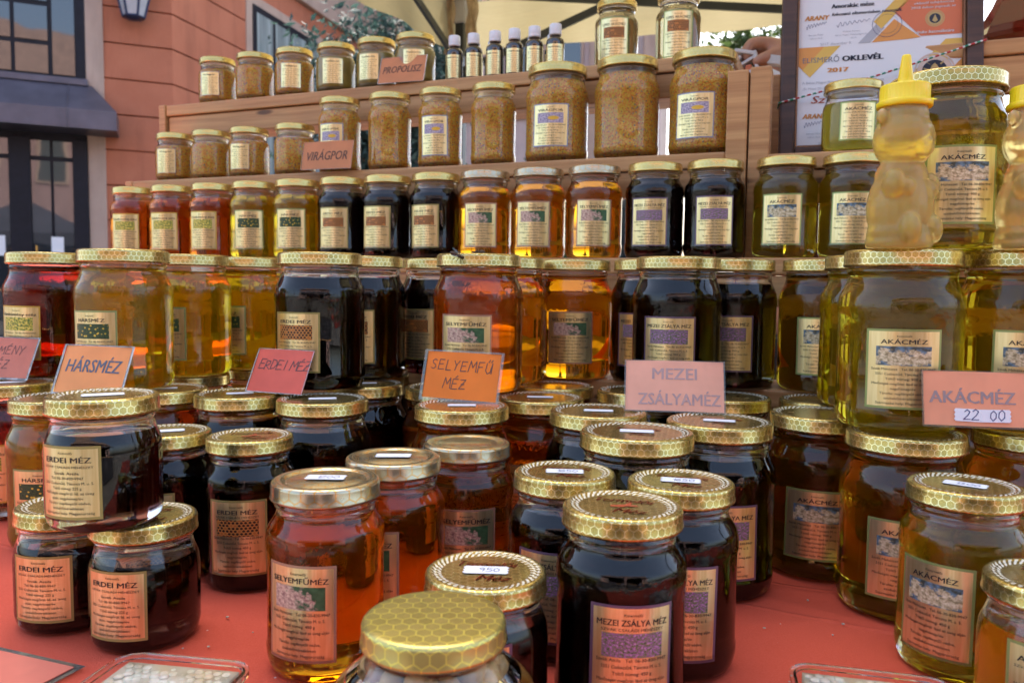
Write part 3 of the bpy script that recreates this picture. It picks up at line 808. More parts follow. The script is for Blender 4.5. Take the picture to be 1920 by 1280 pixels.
v, f = tube_data([(0, .02, .75), (0, .02, .92), (.02, .2, .98)], .016, 8); obj('bracket', pydata('bracket', v, f, [IRON]), lant, rot=(0, 0, FA.a))
# pale building across the lane behind the stall
FD = Frame(-2.4, 15.2, R(-14))
pal = empty('pale_building', (-2.4, 15.2, GROUND)); tag(pal, 'pale pink building with pilasters glimpsed behind the shelves', 'building')
fbox(pal, 'wall', FD, 0, 5.05, 0, 2, GROUND, 9, PALEPINK)
for k in range(6): fbox(pal, 'pilaster', FD, .1 + k * .93, .34 + k * .93, -.12, 0, GROUND, 8.4, CREAM, .02)
for k in range(5):
    for z in (0.3, 3.2, 6.0):
        w = fbox(pal, 'window', FD, .45 + k * .93, .92 + k * .93, -.05, 0, z, z + 1.7, CREAM)
        fbox(pal, 'pane', FD, .5 + k * .93, .87 + k * .93, -.062, -.051, z + .06, z + 1.64, PANE, parent=w)
fbox(pal, 'cornice', FD, -.1, 5.15, -.3, 0, 8.41, 8.8, CREAM, .03)
fbox(pal, 'roof', FD, -.2, 5.25, -.4, 2.2, 9, 9.3, ROOFTILE)
# the row across the square, seen only as reflection in the shop windows, lids and jars
FO = Frame(10, -13, R(180))
opp = empty('opposite_building', (10, -13, GROUND)); tag(opp, 'rose rendered building with tiled roof across the square, mirrored in the shop windows', 'building')
fbox(opp, 'wall', FO, 0, 22, 0, 3, GROUND, 7.0, ROSE)
for k in range(9):
    for z in (.4, 3.6):
        w = fbox(opp, 'window', FO, 1 + k * 2.3, 2.1 + k * 2.3, -.06, 0, z, z + 2.0, CREAM)
        fbox(opp, 'pane', FO, 1.1 + k * 2.3, 2.0 + k * 2.3, -.075, -.061, z + .1, z + 1.9, PANE, parent=w)
rv = [(-.4, -.6, 7.0), (22.4, -.6, 7.0), (22.4, 3.6, 7.0), (-.4, 3.6, 7.0), (2, 2, 9.6), (20, 2, 9.6)]
obj('roof', pydata('roof', rv, [(0, 1, 5, 4), (1, 2, 5), (2, 3, 4, 5), (3, 0, 4), (3, 2, 1, 0)], [ROOFTILE]), opp, loc=FO.o - opp.location, rot=(0, 0, FO.a))

# ------------------------------------------------------------------ trees
BARK = plain('bark', (.07, .05, .035), .9, var=.3, scale=20)
def mat_leaf(name, lo, hi):
    m, ns, ls, out = newmat(name)
    gi = ns.new('ShaderNodeNewGeometry')
    base = ramp(ns, ls, gi.outputs['Random Per Island'], [(0, lo), (1, hi)])
    p = prin(ns, ls, ns.new('ShaderNodeOutputMaterial'), base, .7)
    tl = nd(ns, 'ShaderNodeBsdfTranslucent'); ls.new(base, tl.inputs[0])
    mx = nd(ns, 'ShaderNodeMixShader', i_Fac=.3); ls.new(p.outputs[0], mx.inputs[1]); ls.new(tl.outputs[0], mx.inputs[2]); ls.new(mx.outputs[0], out.inputs[0])
    return m
LEAF1 = mat_leaf('blue_green_leaves', (.018, .045, .042), (.06, .11, .095)); LEAF2 = mat_leaf('mid_green_leaves', (.04, .08, .02), (.12, .17, .05))
def tree(name, base, trunk_h, limbs, leafmat, n, lsize, label, seed, droop=.3, spread=.28):
    rnd = random.Random(seed)
    root = empty(name, base); tag(root, label, 'tree', 'trees behind the stall')
    segs = [tube_data([(0, 0, 0), (.03, .02, trunk_h * .5), (0, 0, trunk_h), (0, .02, trunk_h + .5)], [.11, .09, .06, .02], 8)]
    tips = []
    for (dx, dy, dz) in limbs:
        s = Vector((0, 0, trunk_h * rnd.uniform(.6, 1.0))); e = Vector((dx, dy, dz))
        pts = [s.lerp(e, t) + Vector((rnd.uniform(-.05, .05), rnd.uniform(-.05, .05), .12 * math.sin(t * 3.1))) for t in (0, .25, .5, .75, 1)]
        segs.append(tube_data(pts, [.035, .028, .02, .013, .005], 6))
        for t in range(len(pts) - 1):
            for q in range(9): tips.append(pts[t].lerp(pts[t + 1], rnd.random()))
        for q in range(10): tips.append(pts[-1] + Vector((rnd.gauss(0, .08), rnd.gauss(0, .08), rnd.gauss(0, .06))))
        for q in range(4):
            p0 = pts[rnd.choice((1, 2, 3))]; p1 = p0 + Vector((rnd.gauss(0, .3), rnd.gauss(0, .3), rnd.uniform(-.25, .15)))
            segs.append(tube_data([p0, p0.lerp(p1, .5) + Vector((0, 0, .04)), p1], [.012, .008, .003], 5))
            for u in range(10): tips.append(p0.lerp(p1, rnd.random()))
    obj('trunk', pydata('trunk', *merge(*segs), [BARK], True), root)
    V, F = [], []
    for k in range(n):
        c = rnd.choice(tips) + Vector((rnd.gauss(0, spread * .35), rnd.gauss(0, spread * .35), rnd.gauss(0, spread * .25)))
        d = Vector((rnd.gauss(0, 1), rnd.gauss(0, 1), rnd.gauss(-droop * 2, .6))).normalized(); s = d.cross(Vector((rnd.gauss(0, 1), rnd.gauss(0, 1), 1))).normalized()
        L = lsize * rnd.uniform(.6, 1.3); W = L * rnd.uniform(.13, .22)
        i = len(V); nn = d.cross(s) * L * .08
        V += [tuple(c), tuple(c + d * L * .45 + s * W + nn), tuple(c + d * L), tuple(c + d * L * .45 - s * W + nn)]; F.append((i, i + 1, i + 2, i + 3))
    obj('crown', pydata('crown', V, F, [leafmat]), root)
    return root
rl = random.Random(3)
tree('broadleaf_tree', (-1.0, 6.6, GROUND), 2.3, [(-.62 + .075 * k + rl.gauss(0, .08), rl.uniform(-.5, .5), 2.25 + rl.uniform(0, 1.0)) for k in range(18)], LEAF1, 15000, .085, 'blue-green drooping tree growing behind the tent leg', 5, spread=.36)
tree('broadleaf_tree', (4.35, 15.4, GROUND), 4.2, [(rl.gauss(0, .7), rl.gauss(0, .6), 4.6 + rl.uniform(0, 2.0)) for k in range(12)], LEAF2, 7000, .22, 'green tree against the bright sky behind the framed certificate', 8, .1, .5)
tree('broadleaf_tree', (.35, 11.6, GROUND), 1.6, [(rl.gauss(0, .35), rl.gauss(0, .3), 1.9 + rl.uniform(0, .8)) for k in range(8)], LEAF2, 3500, .14, 'low green tree seen through the gaps between the pollen jars', 9)

# ------------------------------------------------------------------ market tent
TE1, TE2 = Vector((.927, -.375, 0)).normalized(), Vector((-.375, -.927, 0)).normalized()
TB = Vector((-.28, 3.85, 0)); TS = 3.0; TD = 2.5     # width along the stall, depth
def tp(a, b, z): return TB + TE1 * a + TE2 * b + Vector((0, 0, z))
tent = empty('market_tent', TB + Vector((0, 0, GROUND))); tag(tent, 'cream fabric market tent on dark poles over the stall', 'tent')
def mat_canvas():
    m, ns, ls, out = newmat('cream_tent_canvas')
    co = objco(ns); f = tex_noise(ns, ls, co, 4, 4)
    base = ramp(ns, ls, f, [(.3, (.38, .335, .20)), (.7, (.44, .39, .245))])
    df = nd(ns, 'ShaderNodeBsdfDiffuse'); tl = nd(ns, 'ShaderNodeBsdfTranslucent'); ls.new(base, df.inputs[0]); ls.new(base, tl.inputs[0])
    b = bump(ns, ls, tex_noise(ns, ls, vmath(ns, ls, 'MULTIPLY', co, (3, 3, 14)), 2.0, 3), .35, .03); ls.new(b, df.inputs['Normal'])
    mx = nd(ns, 'ShaderNodeMixShader', i_Fac=.28); ls.new(df.outputs[0], mx.inputs[1]); ls.new(tl.outputs[0], mx.inputs[2]); ls.new(mx.outputs[0], out.inputs[0]); return m
CANVAS = mat_canvas(); POLE = plain('dark_tent_pole', (.035, .04, .045), .35, .6); GREYPL = plain('grey_plastic', (.36, .36, .37), .5); BEIGE = plain('beige_tie_cloth', (.42, .33, .21), .9, var=.2, scale=30)
ZE, ZV, ZP = 1.56, 1.31, 2.45
cor = [(0, 0), (TS, 0), (TS, TD), (0, TD)]
for k in range(4):
    A = cor[k]; B = cor[(k + 1) % 4]; n = 14
    V, F = [], []
    for j in range(n + 1):
        for i in range(n + 1):
            s, t = i / n, j / n
            ex = A[0] + (B[0] - A[0]) * s; ey = A[1] + (B[1] - A[1]) * s
            x = ex + (TS / 2 - ex) * t; y = ey + (TD / 2 - ey) * t
            z = ZE + (ZP - ZE) * t - .10 * math.sin(math.pi * t) * (1 - .4 * math.cos(2 * math.pi * s)) + .012 * math.sin(s * 21 + k) * (1 - t) - .05 * math.sin(math.pi * s) * (1 - t)
            V.append(tuple(tp(x, y, z) - tent.location))
    for j in range(n):
        for i in range(n): F.append((j * (n + 1) + i, j * (n + 1) + i + 1, (j + 1) * (n + 1) + i + 1, (j + 1) * (n + 1) + i))
    obj('roof_panel', pydata('roof_panel', V, F, [CANVAS], True), tent)
    V, F = [], []; n = 40
    nrm = Vector((B[1] - A[1], A[0] - B[0], 0)).normalized()
    for j in range(4):
        for i in range(n + 1):
            s = i / n; w_ = .018 * math.sin(s * 34 + k) * (j / 3) + .004
            x = A[0] + (B[0] - A[0]) * s + nrm.x * w_; y = A[1] + (B[1] - A[1]) * s + nrm.y * w_
            z = ZE - .05 * math.sin(math.pi * s) * (1 - j / 3) - (ZE - ZV) * j / 3 + .012 * math.sin(s * 9) * (j / 3)
            V.append(tuple(tp(x, y, z) - tent.location))
    for j in range(3):
        for i in range(n): F.append((j * (n + 1) + i, j * (n + 1) + i + 1, (j + 1) * (n + 1) + i + 1, (j + 1) * (n + 1) + i))
    obj('valance', pydata('valance', V, F, [CANVAS], True), tent)
    # leg and its fittings
    ix = .05 if A[0] == 0 else TS - .05; iy = .05 if A[1] == 0 else TD - .05
    c = tp(ix, iy, 0) - tent.location
    p = obj('pole', box_mesh('pole', .042, .042, 1.62 - GROUND, .004, POLE), tent, loc=(c.x, c.y, (1.62 + GROUND) / 2 - GROUND), rot=(0, 0, -R(22)))
    obj('pole_bracket', box_mesh('pole_bracket', .06, .06, .12, .008, GREYPL), tent, loc=(c.x, c.y, 1.50 - GROUND), rot=(0, 0, -R(22)))
    obj('foot_plate', box_mesh('foot_plate', .12, .12, .008, 0, POLE), tent, loc=(c.x, c.y, .004), rot=(0, 0, -R(22)))
    for sgn in (-1, 1):
        d = TE1 * .058 * sgn
        V, F = [], []
        for j in range(13):
            for i in range(7):
                zz = 1.30 + .36 * j / 12; q = (i / 6 - .5)
                V.append((c.x + d.x + TE1.x * q * .055 + .006 * math.sin(j * 1.3 + i), c.y + d.y + TE1.y * q * .055 - .045 - .012 * math.cos(q * 14 + j * .4), zz - GROUND))
        for j in range(12):
            for i in range(6): F.append((j * 7 + i, j * 7 + i + 1, (j + 1) * 7 + i + 1, (j + 1) * 7 + i))
        obj('tie_cloth', pydata('tie_cloth', V, F, [BEIGE], True), tent)
for k in range(4):
    A = cor[k]; B = cor[(k + 1) % 4]
    def sp(s, z, off=0.0):
        ax = .05 if A[0] == 0 else TS - .05; ay = .05 if A[1] == 0 else TD - .05; bx = .05 if B[0] == 0 else TS - .05; by = .05 if B[1] == 0 else TD - .05
        nx, ny = (TS / 2 - (ax + bx) / 2), (TD / 2 - (ay + by) / 2); L = math.hypot(nx, ny)
        return tp(ax + (bx - ax) * s + nx / L * off, ay + (by - ay) * s + ny / L * off, z) - tent.location
    for (s0, z0, s1, z1, off) in ((0, 1.58, .5, 1.34, 0), (0, 1.21, .5, 1.68, .03), (1, 1.58, .5, 1.34, 0), (1, 1.21, .5, 1.68, .03)):
        a, b = sp(s0, z0, off), sp(s1, z1, off); d = b - a
        o = obj('truss_bar', box_mesh('truss_bar', d.length, .016, .032, .002, POLE), tent, loc=(a + b) / 2)
        o.rotation_euler = d.to_track_quat('X', 'Z').to_euler()

# ------------------------------------------------------------------ table, cloth
TBL_U, TBL_V0, TBL_V1 = 1.45, .17, 1.42
tb = empty('trestle_table', UV(-.25, .8, GROUND)); tag(tb, 'wooden trestle table under the red cloth', 'table')
def stall_box(root, name, u0, u1, v0, v1, z0, z1, mat, bev=.002, parent=None):
    c = UV((u0 + u1) / 2, (v0 + v1) / 2, (z0 + z1) / 2)
    o = obj(name, box_mesh(name, u1 - u0, v1 - v0, z1 - z0, bev, mat), root, loc=c - root.location, rot=(0, 0, -TH)); return o
stall_box(tb, 'table_top', -.25 - TBL_U + .01, -.25 + TBL_U - .01, TBL_V0 + .01, TBL_V1 - .01, -.035, -.004, PINE)
for u in (-1.5, 1.0):
    for v in (.3, 1.3): stall_box(tb, 'leg', u - .03, u + .03, v - .03, v + .03, GROUND, -.0352, PINE)
def mat_cloth():
    m, ns, ls, out = newmat('red_table_cloth')
    co = objco(ns)
    f = tex_noise(ns, ls, co, 6, 4); g = tex_noise(ns, ls, co, 900, 2)
    base = ramp(ns, ls, f, [(.3, (.60, .066, .026)), (.7, (.69, .086, .034))])
    base = mixc(ns, ls, ramp(ns, ls, g, [(.35, (.0, .0, .0)), (.75, (.35, .35, .35))]), base, (.78, .14, .09))
    spk = tex_vor(ns, ls, co, 38); base = mixc(ns, ls, ramp(ns, ls, spk, [(.02, (1, 1, 1)), (.035, (0, 0, 0))]), base, (.75, .60, .55))
    p = prin(ns, ls, out, base, .8, 0)
    wv = tex_noise(ns, ls, co, 1100, 2)
    n1 = bump(ns, ls, wv, .6, .0006)
    hsum = None                                   # pressed fold lines
    wob = math_n(ns, ls, 'MULTIPLY', math_n(ns, ls, 'SUBTRACT', tex_noise(ns, ls, co, 9, 2), .5), .012)
    for nx, ny, dd in [(0.4609, 0.8875, 0.621), (0.2941, 0.9558, 0.685), (0.3799, 0.925, 0.4926)]:
        q = math_n(ns, ls, 'ADD', math_n(ns, ls, 'SUBTRACT', vmath(ns, ls, 'DOT_PRODUCT', co, (nx, ny, 0), out=1), dd), wob)
        h_ = math_n(ns, ls, 'EXPONENT', math_n(ns, ls, 'MULTIPLY', math_n(ns, ls, 'MULTIPLY', q, q), -1 / (.0028 ** 2)))
        hsum = h_ if hsum is None else math_n(ns, ls, 'ADD', hsum, h_)
    b2 = nd(ns, 'ShaderNodeBump', i_Strength=.8, i_Distance=.0016); ls.new(hsum, b2.inputs['Height']); ls.new(n1, b2.inputs['Normal'])
    ls.new(b2.outputs[0], p.inputs['Normal']); return m
def cloth_z(u, v):
    z = 0.0
    for (c, s, w_, h) in ((.06, .28, .004, .0016), (.20, .25, .005, .0013), (-.55, -.1, .006, .0013), (.0, -.6, .004, .0010), (-.3, .45, .005, .0011)):
        d = (v - .62 - (u - c) * -s) / w_; z += h * math.exp(-d * d)
    return z + .0008 * noise.noise(Vector((u * 9, v * 9, 0))) + .0003 * noise.noise(Vector((u * 40, v * 40, 3)))
V, F = [], []
nu, nv_ = 420, 240
for j in range(nv_ + 1):
    for i in range(nu + 1):
        u = -.25 - TBL_U + 2 * TBL_U * i / nu; v = TBL_V0 + (TBL_V1 - TBL_V0) * j / nv_
        V.append(tuple(UV(u, v, min(0.0, cloth_z(u, v) - .0016) if v > .33 else cloth_z(u, v) - .0016)))
for j in range(nv_):
    for i in range(nu): F.append((j * (nu + 1) + i, j * (nu + 1) + i + 1, (j + 1) * (nu + 1) + i + 1, (j + 1) * (nu + 1) + i))
per = [(i, 0) for i in range(nu + 1)] + [(nu, j) for j in range(1, nv_ + 1)]
per = [(0, j) for j in range(nv_, 0, -1)] + per
idx = [j * (nu + 1) + i for i, j in per]
prev = idx
for d in range(1, 6):
    cur = []
    for q, (i, j) in enumerate(per):
        p = Vector(V[idx[q]]); outv = Vector((0, 0, 0))
        if j == 0: outv -= NV
        if i == 0: outv -= E1
        if i == nu: outv += E1
        k = d / 5; p = p + outv * (.012 + .02 * k * math.sin(q * .15) + .01 * k) + Vector((0, 0, -.62 * k))
        cur.append(len(V)); V.append(tuple(p))
    for q in range(len(per) - 1): F.append((prev[q], cur[q], cur[q + 1], prev[q + 1]))
    prev = cur
tc = obj('tablecloth', pydata('tablecloth', V, F, [mat_cloth()], True)); tag(tc, 'plain red cloth covering the stall table', 'tablecloth')

# ------------------------------------------------------------------ stepped pine stand
UL, UP, UR = -1.17, -.112, .62
st = empty('shelf_stand', UV(-.6, 1.1, 0)); tag(st, 'stepped pine shelf stand carrying the rows of jars', 'shelf')
def step(root, u0, u1, v0, v1, z, rail=.034, bt=.020):
    stall_box(root, 'shelf_board', u0, u1, v0, v1, z - bt, z, PINE, .0025)
    stall_box(root, 'rail', u0 + .003, u1 - .003, v0 + .004, v0 + .022, z - bt - .0015 - rail, z - bt - .0015, PINE, .002)
Z1, Z2, Z3, Z4 = .569, .419, .279, .1365
step(st, UL, UP - .028, 1.162, 1.40, Z1); step(st, UL + .005, UP - .028, 1.076, 1.17, Z2); step(st, -1.19, UP - .0005, .985, 1.08, Z3, .036); step(st, -1.0, UP - .0005, .885, .984, Z4, .05)
stall_box(st, 'rail', -1.0, UP - .0005, .89, .905, .003, .06, PINE)
for z, v in ((Z1, 1.19), (Z1, 1.37), (Z2, 1.11), (Z3, 1.03)):
    stall_box(st, 'post', UL - .016, UL - .0005, v - .03, v + .03, .0, z + (.001 if z != Z3 else 0), PINE)
stall_box(st, 'post', UP - .0275, UP - .0015, 1.070, 1.10, Z3 + .0005, .5195, PINE); stall_box(st, 'post', UP - .0275, UP - .0015, 1.20, 1.24, .0, .548, PINE)
st2 = empty('shelf_stand', UV(.2, 1.1, 0)); tag(st2, 'second pine shelf stand holding the framed certificate and acacia jars', 'shelf')
stall_box(st2, 'post', UP + .0005, UP + .026, 1.072, 1.105, Z3 + .0005, .5225, PINE); stall_box(st2, 'post', UP + .0005, UP + .026, 1.23, 1.27, .0, .55, PINE)
step(st2, UP + .0265, UR, 1.205, 1.42, .565, .046, .02); step(st2, UP + .0265, UR, 1.062, 1.20, .411, .04); step(st2, UP + .0005, UR, .985, 1.06, Z3, .036); step(st2, UP + .0005, UR, .885, .984, Z4, .05)
stall_box(st2, 'back_panel', UP + .03, UR, 1.41, 1.418, .0, .49, plain('dark_brown_panel', (.10, .045, .025), .6, var=.3))  # dark brown sheet across the back of the opening
for v in (1.03, 1.2, 1.38): stall_box(st2, 'post', UR + .0005, UR + .02, v - .03, v + .03, 0, .41 if v > 1.1 else Z3 - .02, PINE)

# ------------------------------------------------------------------ unseen dark tents and tables, added to darken reflections in glass and lids
ADDCANVAS = plain('added_grey_canvas', (.035, .035, .05), .8, var=.2, scale=3); DARKCL = plain('added_dark_cloth', (.035, .035, .045), .9, var=.3, scale=3)
for k, (ox, lab) in enumerate(((-3.3, 'unseen dark grey tent added to darken reflections in the fennel and linden jars'), (.15, 'unseen dark grey tent added to darken reflections in the acacia jars'))):
    g = empty('market_tent', (ox, -5.9, GROUND)); tag(g, lab, 'tent', 'grey tents added to darken reflections')
    zt = 1.40 - GROUND
    for sx_ in (0, 3.2):
        for sy_ in (0, 2.8): obj('pole', box_mesh('pole', .045, .045, zt, .004, POLE), g, loc=(sx_ + (.03 if sx_ == 0 else -.03), sy_ + (.03 if sy_ == 0 else -.03), zt / 2))
    pk = (1.6, 1.4, zt + .85); q = [(0, 0, zt), (3.2, 0, zt), (3.2, 2.8, zt), (0, 2.8, zt)]
    for i in range(4): obj('roof_panel', pydata('roof_panel', [q[i], q[(i + 1) % 4], pk], [(0, 1, 2)], [ADDCANVAS]), g)
    for i in range(4):
        a_, b_ = q[i], q[(i + 1) % 4]; obj('valance', pydata('valance', [a_, b_, (b_[0], b_[1], zt - .28), (a_[0], a_[1], zt - .28)], [(0, 1, 2, 3)], [ADDCANVAS]), g)
    obj('back_cloth', box_mesh('back_cloth', 3.1, .01, zt - .3, 0, DARKCL), g, loc=(1.6, .05, (zt - .3) / 2 + .005))
    t = empty('added_stall_table', (ox + 1.6, -3.6, GROUND)); tag(t, 'unseen cloth-covered table added under the dark grey tent of the %s jars' % ('fennel side' if k == 0 else 'acacia side'), 'table', 'tables added under the grey tents')
    obj('table_top', box_mesh('table_top', 2.8, .8, .04, .004, PINE), t, loc=(0, 0, .76)); obj('cloth', box_mesh('cloth', 2.84, .84, .70, .01, DARKCL), t, loc=(0, 0, .385))
